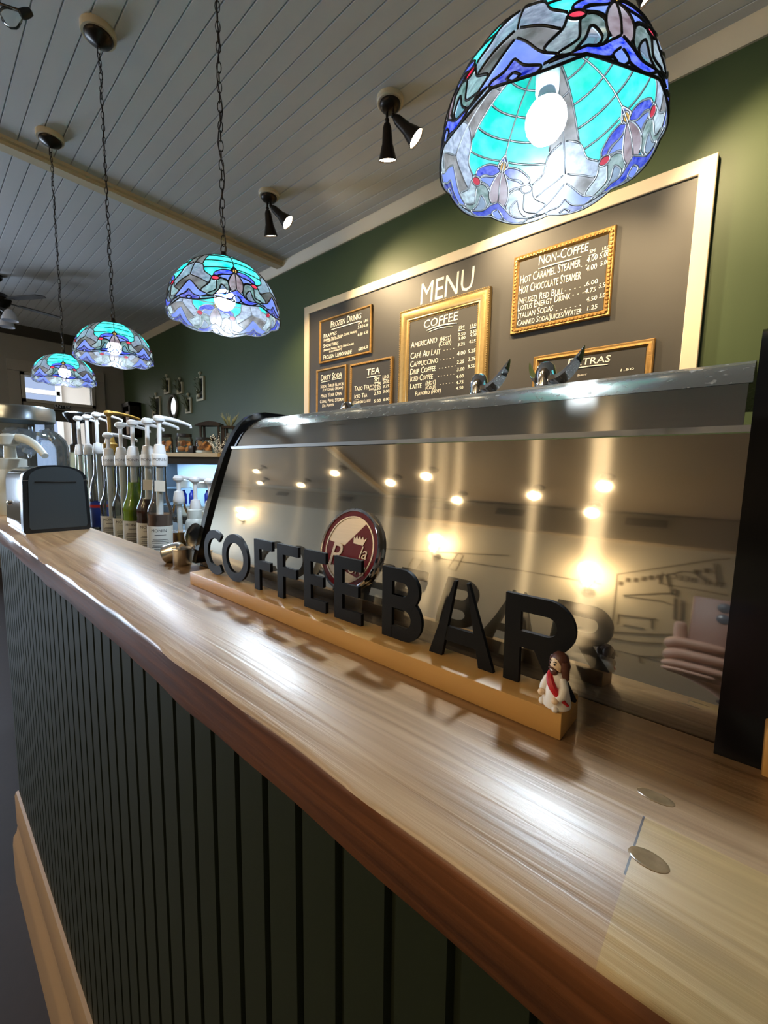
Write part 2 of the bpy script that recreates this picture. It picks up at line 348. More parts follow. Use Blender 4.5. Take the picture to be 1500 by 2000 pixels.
dr = struct(m.build('door_1', mat('dark_door_paint', (92, 86, 78), 0.5)))
MB().box(XL-0.082, XL-0.078, DY0+0.11*Q, DY1-0.11*Q, 0.9, DT-0.16).build('pane', M_PANE, dr)
# enclosed porch behind the door, lit by daylight
PX = XL-1.3
m = MB(); m.box(PX-0.1, PX, 0.35, YB, 0, 0.95).box(PX-0.1, PX, 0.35, YB, K+1.54, K+1.85).box(PX-0.1, PX, 0.35, 1.25, 0.95, K+1.54).box(PX-0.1, PX, 1.74, YB, 0.95, K+1.54)
m.box(PX-0.1, XL-0.12, 0.25, 0.35, 0, K+1.85).box(PX-0.1, XL-0.12, YB, YB+0.1, 0, K+1.85).box(PX, XL-0.12, 0.35, YB, K+1.85, K+1.9)
struct(m.build('wall_porch', mat('porch_paint', (226, 220, 214), 0.6)))
m = MB(); m.box(PX-0.04, PX+0.05, 1.23, 1.29, 0.9, K+1.58).box(PX-0.04, PX+0.05, 1.71, 1.78, 0.9, K+1.58).box(PX-0.04, PX+0.05, 1.23, 1.76, K+1.25, K+1.32).box(PX-0.04, PX+0.05, 1.23, 1.76, 0.9, 0.98)
struct(m.build('window_3', mat('white_sash_paint', (240, 240, 238), 0.4)))
pl = bpy.data.lights.new('porch_daylight', 'AREA'); pl.energy = 26; pl.color = (0.85, 0.92, 1.0); pl.size = 0.9
po = bpy.data.objects.new('porch_daylight', pl); COL.objects.link(po); po.location = (XL-0.65, 0.8, K+1.8)
# crown boards, ceiling beam, dark soffit at the far wall
def sloped(name, m_, prof, x0=XL, x1=XR):
    """prof: (y, z below the ceiling) outline carried along x under the climbing ceiling"""
    n = len(prof); vs_ = [(x, a, cz(x)+b) for x in (x0, x1) for a, b in prof]
    o = MB().add(vs_, [(i, (i+1) % n, n+(i+1) % n, n+i) for i in range(n)]+[tuple(range(n)), tuple(range(n, 2*n))], 0, False)
    return struct(o.build(name, m_))
sloped('trim_2', M_CREAM, [(YB, 0.0), (YB-0.051, 0.0), (YB-0.048, -0.011), (YB-0.016, -0.058), (YB-0.012, -0.075), (YB, -0.075)])
xb = -4.14*Q
bm_ = MB()
for (a, b, d) in ((-0.066, 0.066, -0.019), (-0.04, 0.04, -0.04)):
    bm_.add([(xb+q, yy, cz(xb+q)+zz) for q in (a, b) for yy in (YF+0.06, YB-0.04) for zz in (0.002, d)], [(0, 1, 3, 2), (4, 6, 7, 5), (0, 4, 5, 1), (2, 3, 7, 6), (0, 2, 6, 4), (1, 5, 7, 3)], 0, False)
struct(bm_.build('trim_1', M_BEAM))
m = MB(); m.prism([(XL, K+2.25*Q), (XL+0.03, K+2.25*Q), (XL+0.08, K+2.32*Q), (XL+0.14, K+2.42*Q), (XL, K+2.42*Q)], YF, YB, 'y')
struct(m.build('trim_3', M_DARKBAND))

# ------------------------------------------------------------------ the bar: panelled front and wooden top
YE = 0.1368; YK = 0.309; ZT = K-0.16            # front edge, rear edge and height of the bar top
barf = thing('bar_counter', 'dark green beadboard bar front with beige base boards under the wooden top', 'bar', (-0.4, 0.2, 0))
def par(o, root):
    o.parent = root; o.matrix_parent_inverse = root.matrix_world.inverted() if False else Matrix.Translation(-Vector(root.location)); return o
prof = [(-1.77, 0.29)]
x = -1.77; prof.append((x, 0.162))
gx = -1.737
while gx < 0.9:
    prof += [(gx-0.0042, 0.162), (gx-0.002, 0.1665), (gx+0.002, 0.1665), (gx+0.0042, 0.162)]; gx += 0.0421
prof += [(0.92, 0.162), (0.92, 0.29)]
par(MB().prism(prof, 0.02, ZT-0.0436, 'z').build('beadboard_panel', M_PANEL), barf)
par(MB().prism([(0.162, 0.19), (0.1545, 0.192), (0.151, 0.2), (0.151, 0.30), (0.155, 0.312), (0.162, 0.314)], -1.79, 0.93, 'x').build('upper_base_board', M_BASET), barf)
par(MB().prism([(0.166, 0.0), (0.1368, 0.0), (0.1368, 0.13), (0.140, 0.158), (0.149, 0.172), (0.152, 0.19), (0.166, 0.19)], -1.79, 0.93, 'x').build('lower_base_board', M_BASET), barf)
# wooden top with a slightly wavy live front edge
def edge(x): return 0.0016*math.sin(x*9.0+1.0)+0.0012*math.sin(x*23+0.4)+0.0007*math.sin(x*57)
NX = 220; x0, x1 = -2.45, 0.95; tv = []; tf = []
sec = lambda e: [(YE+0.0035+e, ZT), (YE+0.0008+e, ZT-0.0018), (YE+e*0.6, ZT-0.006), (YE+0.001-e*0.4, ZT-0.022), (YE+0.0015+e*0.5, ZT-0.038), (YE+0.006+e, ZT-0.0436), (YK, ZT-0.0436), (YK, ZT-0.0008), (YK-0.001, ZT)]
for i in range(NX+1):
    xx = x0+(x1-x0)*i/NX; e = edge(xx)
    tv += [(xx, a, b) for a, b in sec(e)]
for i in range(NX):
    for k in range(9): tf.append((i*9+k, i*9+(k+1) % 9, (i+1)*9+(k+1) % 9, (i+1)*9+k))
tf += [tuple(range(9)), tuple(NX*9+k for k in range(9))]
top = MB().add(tv, tf, 0, True).build('countertop', M_WOOD, sharp=0.9)
tag(top, 'long glossy brown wooden bar top with a live front edge', 'counter top')
M_PLUG = mat('resin_plug', (140, 118, 88), 0.12, noise=0.4, nscale=(200, 200, 200), coat=0.6)
for nm, (px, py), rx_, ry_ in (('resin_plug', (-0.0265, 0.2349), 0.0085, 0.0042), ('resin_plug', (-0.0225, 0.1931), 0.0078, 0.0052)):
    q = MB().lathe([(0.001, 0.00025), (0.7, 0.00025), (0.84, 0.0004), (0.95, 0.0002), (1.0, -0.0005)], 28, M=T(px, py, ZT) @ Matrix.Diagonal((rx_, ry_, 1, 1)))
    q.build('resin_plug', M_PLUG, top)
# lower back counter that carries the machine and the syrups
ZB = K-0.315
bc = thing('back_counter', 'low dark work counter behind the bar, under the syrup bottles', 'counter', (-1.0, 0.7, 0))
par(MB().box(-3.0, 0.3, 0.33, 1.02, ZB-0.03, ZB).build('worktop', mat('dark_laminate', (70, 64, 58), 0.4)), bc)
par(MB().box(-2.98, 0.28, 0.36, 1.0, 0.0, ZB-0.03).build('cabinet_body', M_BLACKM), bc)

# ------------------------------------------------------------------ espresso machine (its back faces the customer)
def pY(z):  # front of the leaning steel panel, z relative to the eye
    flat = lambda q: 0.32919453*q*q + 0.34499222*q + 0.34987541
    if z >= -0.118: return flat(z)
    y = flat(-0.118); n = 24; h = (-0.118-z)/n             # the sheet rolls back under towards its foot
    for i in range(n): y -= h*(0.267-0.217*((i+0.5)*h)/0.027)
    return y
mach = thing('espresso_machine', 'large brushed steel espresso machine with black ends, its leaning back panel facing the bar top', 'coffee machine', (-0.343, 0.56, ZB))
def sheet(name, prof, x0, x1, m_, parent, thick=0.004):
    """steel sheet bent along prof [(y,z)], with UVs running along x so the brushing reads"""
    n = len(prof); nx = 8; me = bpy.data.meshes.new(name); vs_ = []; fs_ = []; uv = []
    for i in range(nx+1):
        x = x0+(x1-x0)*i/nx
        vs_ += [(x, a, b+K) for a, b in prof]
    back = len(vs_)
    for i in range(nx+1):
        x = x0+(x1-x0)*i/nx
        vs_ += [(x, a+thick, b+K-0.0005) for a, b in prof]
    for i in range(nx):
        for k in range(n-1):
            fs_.append((i*n+k, (i+1)*n+k, (i+1)*n+k+1, i*n+k+1)); fs_.append((back+i*n+k+1, back+(i+1)*n+k+1, back+(i+1)*n+k, back+i*n+k))
        for k in (0, n-1): fs_.append((i*n+k, back+i*n+k, back+(i+1)*n+k, (i+1)*n+k))
    for i in (0, nx):
        for k in range(n-1): fs_.append((i*n+k, i*n+k+1, back+i*n+k+1, back+i*n+k))
    me.from_pydata(vs_, [], fs_); me.materials.append(m_)
    ul = me.uv_layers.new(name='UVMap')
    for lp in me.loops: v = me.vertices[lp.vertex_index].co; ul.data[lp.index].uv = (v.x, v.z)
    me.polygons.foreach_set('use_smooth', [True]*len(fs_)); me.set_sharp_from_angle(angle=0.7)
    o = bpy.data.objects.new(name, me); COL.objects.link(o); return par(o, parent)
mx0, mx1 = -0.682, -0.0095
sheet('back_panel', [(pY(z), z) for z in [-0.168+i*(0.031+0.168)/60 for i in range(61)]], mx0, mx1, M_STEEL, mach)
up = [(0.3645, 0.0365), (0.3700, 0.0465), (0.3755, 0.0560), (0.3805, 0.0620), (0.3850, 0.0668)]
sheet('upper_panel', up, mx0+0.02, mx1-0.004, M_STEELTOP, mach)
tp = [(0.3855, 0.0672), (0.393, 0.0738), (0.402, 0.0800), (0.412, 0.0850), (0.424, 0.0890), (0.438, 0.0920), (0.455, 0.0938), (0.80, 0.0945)]
sheet('cup_tray', tp, mx0+0.02, mx1-0.002, M_DUSTY, mach)
par(MB().box(mx0, mx1, pY(0.0335)-0.0012, pY(0.0335)+0.02, K+0.0318, K+0.0362).build('rail', M_CHROME), mach)
par(MB().box(mx0, mx1, 0.322, 0.80, K-0.172, K-0.168).box(mx0+0.03, mx1, 0.345, 0.80, ZB+0.03, K-0.170).build('base', M_BLACK), mach)
front = [(pY(z)-0.003-0.003*min(1, max(0, (z+0.155)/0.06)), z) for z in [-0.168, -0.155]+[-0.143+i*0.02 for i in range(9)]]+[(0.3585, 0.037), (0.371, 0.060), (0.384, 0.078), (0.398, 0.0905), (0.414, 0.0985), (0.432, 0.1015)]
old = lambda z: 0.32919453*z*z+0.34499222*z+0.34987541-0.006
front = [(0.3112, -0.168), (0.3112, -0.1575)]+[(old(z), z) for z in (-0.1575, -0.143, -0.13)]+[p for p in front if p[1] > -0.12]
endp = front+[(0.80, 0.1015), (0.80, -0.168)]
par(MB().prism([(a, b+K) for a, b in endp], mx0-0.0135, mx0, 'x').build('end_panel', M_BLACK), mach)
fr = front[:2]+[(a-0.0015, b) for a, b in front[2:-6]]+[(0.356, 0.037), (0.368, 0.061), (0.380, 0.080), (0.394, 0.096), (0.412, 0.108), (0.43, 0.112)]
par(MB().prism([(a, b+K) for a, b in fr+[(0.80, 0.112), (0.80, -0.168)]], mx1, mx1+0.0212, 'x').build('end_panel', M_BLACK), mach)
# polished corner piece at the upper left
cp = [(a-0.001, b) for a, b in up]+tp[:6]
cpo = sheet('corner_trim', [(a-0.0006, b+0.0006) for a, b in up+tp[1:7]], mx0+0.001, mx0+0.016, M_CHROME, mach)
# feet reach the back counter
for fx in (-0.62, -0.07):
    for fy in (0.42, 0.74): par(MB().lathe([(0.022, ZB+0.0035+0.0115*(fx+0.343)), (0.022, ZB+0.014), (0.014, ZB+0.031)], 16, M=T(fx, fy, 0)).build('foot', M_CHROME), mach)
# round maker's badge on the panel
bz = -0.088; sl = 2*0.32919*bz+0.34499
nrm = Vector((0, -1, sl)).normalized(); upv = Vector((0, sl, 1)).normalized(); rt = Vector((1, 0, 0))
BM = Matrix(((rt.x, upv.x, nrm.x, -0.3385), (rt.y, upv.y, nrm.y, pY(bz)), (rt.z, upv.z, nrm.z, bz+K), (0, 0, 0, 1)))
R_ = 0.0465
M_RED = mat('burgundy_enamel', (112, 16, 26), 0.16, coat=0.6)
M_BRUSH = mat('brushed_badge_metal', (206, 190, 170), 0.3, 0.9, noise=0.12, nscale=(20, 400, 400))
bd = par(MB().lathe([(R_*0.985, -0.002), (R_, 0.002), (R_, 0.0052), (R_*0.965, 0.0062), (R_*0.935, 0.0056), (R_*0.93, 0.0042)], 64, M=BM, cap=False).build('badge', M_CHROME), mach)
def badge(name, mb, m_):
    o = mb.build(name, m_); o.parent = bd; o.matrix_parent_inverse = Matrix.Identity(4); return o
badge('badge_ring', MB().lathe([(R_*0.945, 0.0044), (R_*0.80, 0.0042)], 64, M=BM, cap=False), M_RED)
badge('badge_line', MB().lathe([(R_*0.815, 0.0042), (R_*0.81, 0.0050), (R_*0.775, 0.0050), (R_*0.77, 0.0042)], 64, M=BM, cap=False), M_BRUSH)
badge('badge_face', MB().lathe([(0.0001, 0.0043), (R_*0.78, 0.0043)], 64, M=BM, cap=False), M_BRUSH)
arc = [(0.765*math.cos(a), 0.765*math.sin(a)) for a in [math.radians(58-i*6.2) for i in range(19)]]
poly = [(-0.755, 0.13), (-0.17, 0.06)]+arc+[(-0.66, -0.40), (-0.76, -0.1)]
badge('badge_field', MB().prism([(a*R_, b*R_) for a, b in poly], 0.0043, 0.0047, 'z', M=BM), M_RED)
cr = [(0.14, 0.16), (0.10, 0.34), (0.17, 0.27), (0.21, 0.36), (0.26, 0.27), (0.31, 0.36), (0.36, 0.27), (0.41, 0.35), (0.46, 0.27), (0.54, 0.33), (0.46, 0.14)]
badge('badge_crown', MB().prism([(a*R_, b*R_) for a, b in cr], 0.0046, 0.0056, 'z', M=BM), M_BRUSH)
def badge_text(items, name):
    o = text_mesh(items, name, M_BRUSH, depth=0.0014); o.data.transform(BM @ T(0, 0, 0.0052) @ RX(-PI/2)); o.parent = bd; o.matrix_parent_inverse = Matrix.Identity(4)
badge_text([('P', -0.62*R_, -0.46*R_, 0.82*R_, 'LEFT', 0.1), ('AVONI', -0.26*R_, -0.54*R_, 0.3*R_, 'LEFT', 0.1)], 'badge_lettering')
bt = bpy.data.curves.new('tmp', 'FONT'); bt.body = 'la'; bt.size = 0.42*R_; bt.shear = 0.2; bt.extrude = 0.0007
bo = bpy.data.objects.new('tmp', bt); COL.objects.link(bo); dg = bpy.context.evaluated_depsgraph_get()
bme = bpy.data.meshes.new_from_object(bo.evaluated_get(dg)); bpy.data.objects.remove(bo)
q = MB().add([v.co.copy() for v in bme.vertices], [tuple(p.vertices) for p in bme.polygons], 0, False, BM @ T(0.38*R_, -0.16*R_, 0.0052)); badge('badge_lettering', q, M_BRUSH)
mach.rotation_euler = (0, 0.0115, 0)
# portafilters lying upside down on the cup tray: the twin spouts stick up
def portafilter(name, loc, label, left, right, hh):
    t = thing(name, label, 'portafilter', loc, (0, 0, 0), 'portafilters on the machine top')
    MB().lathe([(0.019, 0), (0.020, 0.003), (0.018, 0.006), (0.012, 0.008)], 28).build('basket', M_CHROME, t)
    MB().lathe([(0.0125, 0.006), (0.0118, hh*0.62), (0.0098, hh*0.86), (0.006, hh*0.97), (0.0001, hh)], 28).build('spout_hub', M_CHROME, t)
    def horn(s, ln, top):
        """curved spout channel: concave upper edge, bulging lower edge, pointed lip"""
        z0 = hh*0.5; nst = 14; vs_ = []; fs_ = []
        for i in range(nst+1):
            q = i/nst; xt = 0.008+ln*q; zt = z0-0.004*math.sin(PI*q)+(top-z0)*q**1.6
            bx = (1-q)**3*0.007+3*(1-q)**2*q*(ln*0.75)+3*(1-q)*q*q*(ln*1.28)+q**3*(0.008+ln); bz_ = (1-q)**3*(z0-0.014)+3*(1-q)**2*q*(z0-0.013)+3*(1-q)*q*q*(z0+0.006)+q**3*top
            wd = 0.010*(1-q**4)+0.0008
            vs_ += [(s*xt, -wd, zt), (s*(xt*0.6+bx*0.4), -wd*1.15, zt*0.6+bz_*0.4), (s*bx, 0, bz_), (s*(xt*0.6+bx*0.4), wd*1.15, zt*0.6+bz_*0.4), (s*xt, wd, zt), (s*(xt*0.75+bx*0.25), 0, zt*0.75+bz_*0.25)]
        for i in range(nst):
            for k in range(6): fs_.append((i*6+k, i*6+(k+1) % 6, (i+1)*6+(k+1) % 6, (i+1)*6+k))
        fs_ += [tuple(range(6)), tuple(nst*6+k for k in range(6))]
        MB().add(vs_, fs_).build('spout', M_CHROME, t, sharp=0.9)
    if left: horn(-1, *left)
    if right: horn(1, *right)
    MB().tube([(0.01, 0.03, 0.008), (0.012, 0.08, 0.011), (0.014, 0.15, 0.012)], [0.007, 0.010, 0.013], 12).build('handle', M_BLACKM, t)
    return t
TZ = K+0.0945+0.0005
portafilter('portafilter', (-0.281, 0.50, TZ-0.0005), 'chrome portafilter upside down on the machine in front of the coffee board', None, (0.034, 0.046), 0.034)
portafilter('portafilter', (-0.194, 0.50, TZ-0.0015), 'chrome portafilter with two spouts in front of the extras board', (0.012, 0.038), (0.034, 0.047), 0.036)
portafilter('portafilter', (-0.532, 0.50, TZ+0.002), 'low chrome portafilter at the left end of the machine top, near the tea board', None, (0.02, 0.016), 0.021)

# ------------------------------------------------------------------ the letter sign and the little figure
sign = thing('letter_sign', 'freestanding black letter sign reading COFFEE BAR on a light pine base', 'sign', (-0.331, 0.263, ZT))
par(MB().box(-0.585, -0.077, 0.2473, 0.279, ZT, ZT+0.017, bev=0.0009).build('base', M_PINE), sign)
def ring(cx, cz_, ax, az, bx, bz_, a0, a1, n=40):
    o = [(cx+ax*math.cos(a0+(a1-a0)*i/n), cz_+az*math.sin(a0+(a1-a0)*i/n)) for i in range(n+1)]
    i_ = [(cx+bx*math.cos(a0+(a1-a0)*i/n), cz_+bz_*math.sin(a0+(a1-a0)*i/n)) for i in range(n+1)]
    return o, i_
LZ0, LZ1 = ZT+0.0170, ZT+0.0785; LH = LZ1-LZ0; S = 0.0112; LY0, LY1 = 0.2655, 0.2692
def strip(m_, o, i_, closed=False, sh=0.0):
    n = len(o); LY0, LY1 = globals()['LY0']+sh, globals()['LY1']-sh
    vs_ = [(a, LY0, b) for a, b in o]+[(a, LY0, b) for a, b in i_]+[(a, LY1, b) for a, b in o]+[(a, LY1, b) for a, b in i_]; fs_ = []
    for k in range(n-1):
        fs_ += [(k, k+1, n+k+1, n+k), (2*n+k+1, 2*n+k, 3*n+k, 3*n+k+1), (k+1, k, 2*n+k, 2*n+k+1), (n+k, n+k+1, 3*n+k+1, 3*n+k)]
    if not closed: fs_ += [(0, n, 3*n, 2*n), (n-1, 3*n-1, 4*n-1, 2*n-1)]
    m_.add(vs_, fs_, 0, False)
def letter(ch, xa, xb):
    m_ = MB(); w_ = xb-xa; mid = (LZ0+LZ1)/2
    B = lambda a, b, c_, d, sh=0.0: m_.box(a, b, LY0+sh, LY1-sh, c_, d)
    if ch == 'O': strip(m_, *ring((xa+xb)/2, mid, w_/2, LH/2, w_/2-S*1.0, LH/2-S, 0, 2*PI, 64))
    if ch == 'C':
        cxx = xa+0.0315; strip(m_, *ring(cxx, mid, 0.0315, LH/2, 0.0315-S, LH/2-S, math.radians(52), math.radians(308), 48))
    if ch in 'FE':
        B(xa, xa+S, LZ0, LZ1); B(xa+S, xb, LZ1-S, LZ1); B(xa+S, xb-0.004, mid-S*0.45, mid+S*0.5)
        if ch == 'E': B(xa+S, xb, LZ0, LZ0+S)
    if ch == 'B':
        B(xa, xa+S, LZ0, LZ1); zm = mid+0.002
        for (za, zb_, xr, sh) in ((zm-S/2, LZ1, xb-0.003, 0.0), (LZ0, zm+S/2, xb, 0.00012)):
            r = (zb_-za)/2; cxx = xr-r; B(xa+S, cxx, zb_-S, zb_, sh); B(xa+S, cxx, za, za+S, sh); strip(m_, *ring(cxx, (za+zb_)/2, r, r, r-S, r-S, -PI/2, PI/2, 24), False, sh)
    if ch == 'R':
        B(xa, xa+S, LZ0, LZ1); za = mid-0.005; r = (LZ1-za)/2; cxx = xb-0.001-r
        B(xa+S, cxx, LZ1-S, LZ1); B(xa+S, cxx, za, za+S); strip(m_, *ring(cxx, (za+LZ1)/2, r, r, r-S, r-S, -PI/2, PI/2, 28))
        m_.prism([(xa+0.018, za+S*0.5), (xa+0.031, za+S*0.5), (xb+0.001, LZ0), (xb-0.0125, LZ0)], LY0+0.00012, LY1-0.00012, 'y')
    if ch == 'A':
        c_ = (xa+xb)/2; tpw = 0.0062
        m_.prism([(xa, LZ0), (xa+S*1.08, LZ0), (c_+tpw-S*0.95, LZ1), (c_-tpw, LZ1)], LY0, LY1, 'y'); m_.prism([(xb-S*1.08, LZ0), (xb, LZ0), (c_+tpw, LZ1), (c_-tpw+S*0.95, LZ1)], LY0+0.00012, LY1-0.00012, 'y')
        B(xa+0.0105, xb-0.0105, LZ0+0.0135, LZ0+0.0135+S, 0.00024)
    par(m_.build('letter', M_LETTER, None, None, None, 0.5), sign)
for ch, xa, xb_ in (('C', -0.578, -0.531), ('O', -0.526, -0.4605), ('F', -0.446, -0.408), ('F', -0.398, -0.359), ('E', -0.349, -0.314), ('E', -0.301, -0.264), ('B', -0.238, -0.195), ('A', -0.187, -0.131), ('R', -0.1235, -0.076)):
    letter(ch, xa, xb_)
fig = thing('figurine', 'tiny bearded figurine in a white robe with a red sash on the sign base', 'figurine', (-0.0825, 0.2545, ZT+0.017), (0, 0, math.radians(-28)))
M_ROBE = mat('white_clay', (232, 226, 216), 0.45); M_SKIN = mat('pale_clay', (236, 206, 168), 0.45); M_HAIR = mat('brown_clay', (84, 44, 28), 0.5); M_SASH = mat('red_clay', (190, 18, 30), 0.4)
u = 0.001
m = MB(); m.lathe([(6.4*u, 0), (8.0*u, 0.8*u), (8.3*u, 2.4*u), (7.6*u, 6*u), (6.6*u, 11*u), (5.6*u, 16*u), (4.6*u, 20*u), (3.4*u, 22.5*u), (0.1*u, 23.2*u)], 32)
m.ball((-5.2*u, -6.4*u, 1.9*u), 2.3*u); m.ball((-9.0*u, -0.5*u, 2.4*u), 2.4*u); m.ball((5.0*u, -6.0*u, 1.7*u), 2.0*u)
m.build('robe', M_ROBE, fig)
for s in (-1, 1):
    arm = MB().tube([(s*4.2*u, -0.6*u, 19.5*u), (s*6.8*u, -1.6*u, 15*u), (s*7.2*u, -3.8*u, 10.5*u), (s*6.4*u, -5.6*u, 8.4*u)], [2.0*u, 2.6*u, 2.7*u, 2.3*u], 12).build('sleeve', M_ROBE, fig)
    MB().ball((s*5.8*u, -7.2*u, 7.6*u), 2.1*u).build('hand', M_SKIN, fig)
m = MB(); sp = []
for i in range(25):
    q = i/24; z = (21.8-17.0*q**1.1)*u; a = math.radians(-128+128*q)          # from right shoulder round to left hip
    rr = 4.0*u+4.55*u*min(1, q*1.25)+0.15*u; sp.append((rr*math.cos(a), rr*math.sin(a), z))
m.tube(sp, [(0.9+1.5*math.sin(PI*min(1, (i+4)/26)))*u for i in range(25)], 8); sash = m.build('sash', M_SASH, fig)
head = MB().ball((0, -0.8*u, 27.2*u), 4.7*u, sc=(0.95, 0.95, 1.12)).build('head', M_SKIN, fig)
m = MB(); m.ball((0, 0.9*u, 28.6*u), 5.5*u, sc=(1.0, 0.92, 1.1))
m.tube([(-4.2*u, 0.2*u, 30*u), (-5.0*u, 0.2*u, 25*u), (-4.6*u, 1.6*u, 19.8*u)], [2.4*u, 2.5*u, 2.0*u], 12); m.tube([(4.2*u, 0.2*u, 30*u), (5.0*u, 0.2*u, 25*u), (4.6*u, 1.6*u, 19.0*u)], [2.4*u, 2.5*u, 2.0*u], 12); m.tube([(0, 3.2*u, 31*u), (0, 4.6*u, 25*u), (0, 3.6*u, 18.6*u)], [3*u, 3.6*u, 3*u], 12)
m.build('hair', M_HAIR, fig)
m = MB(); m.ball((0, -3.6*u, 23.2*u), 2.7*u, sc=(1.1, 0.75, 1.0)); m.tube([(-2.9*u, -4.6*u, 24.3*u), (0, -5.7*u, 25.6*u), (2.9*u, -4.6*u, 24.3*u)], 0.65*u, 8); m.build('beard', M_HAIR, fig)
MB().ball((0, -5.5*u, 24.2*u), 0.9*u, sc=(1.5, 0.5, 0.6)).build('mouth', M_ROBE, fig)
for s in (-1, 1):
    m = MB(); m.ball((s*1.8*u, -5.0*u, 28.0*u), 0.62*u); m.tube([(s*1.0*u, -5.2*u, 29.4*u), (s*1.9*u, -5.1*u, 29.9*u), (s*2.8*u, -4.6*u, 29.4*u)], 0.3*u, 6); m.build('eye', M_BLACKM, fig)

# ------------------------------------------------------------------ leaded glass pendants
GL = [art_glass('teal_glass', (0, 245, 215), 0.12, 0.6, 0.22), art_glass('grey_brown_glass', (118, 106, 98), 0.3, 0.35, 0.3), art_glass('grey_white_glass', (176, 182, 198), 0.42, 0.35, 0.35, 70),
      art_glass('wispy_white_glass', (200, 210, 210), 0.42, 0.35, 0.4, 80), art_glass('grey_green_glass', (128, 150, 138), 0.42, 0.35, 0.45, 60), art_glass('cobalt_glass', (10, 46, 205), 0.15, 0.6, 0.3, 90),
      art_glass('lilac_glass', (122, 138, 220), 0.2, 0.5, 0.1), art_glass('mauve_glass', (150, 118, 120), 0.25, 0.45, 0.3), art_glass('red_jewel_glass', (214, 14, 50), 0.2, 0.6, 0.1),
      art_glass('amber_jewel_glass', (224, 160, 50), 0.2, 0.6, 0.1), art_glass('clear_textured_glass', (170, 186, 208), 0.6, 0.35, 0.2), art_glass('deep_blue_glass', (22, 36, 160), 0.15, 0.6, 0.3, 90), art_glass('sky_mottled_glass', (60, 190, 232), 0.15, 0.55, 0.5, 45)]
TEAL, GBR, GWH, WIS, GGR, COB, LIL, MAU, RED, AMB, CLR, DBL, SKY = range(13)
def catmull(P, n=6):
    out = []; m_ = len(P)
    for i in range(m_):
        p0, p1, p2, p3 = P[i-1], P[i], P[(i+1) % m_], P[(i+2) % m_]
        for k in range(n):
            t = k/n
            out.append(tuple(0.5*((2*p1[a])+(-p0[a]+p2[a])*t+(2*p0[a]-5*p1[a]+4*p2[a]-p3[a])*t*t+(-p0[a]+3*p1[a]-3*p2[a]+p3[a])*t**3) for a in (0, 1)))
    return out
def circ(cu, cv_, ru, rv): return [(cu+ru*math.cos(2*PI*i/18), cv_+rv*math.sin(2*PI*i/18)) for i in range(18)]
def lin(P, n=6):
    out = []
    for i in range(len(P)):
        a, b = P[i], P[(i+1) % len(P)]; out += [(a[0]+(b[0]-a[0])*k/n, a[1]+(b[1]-a[1])*k/n) for k in range(n)]
    return out
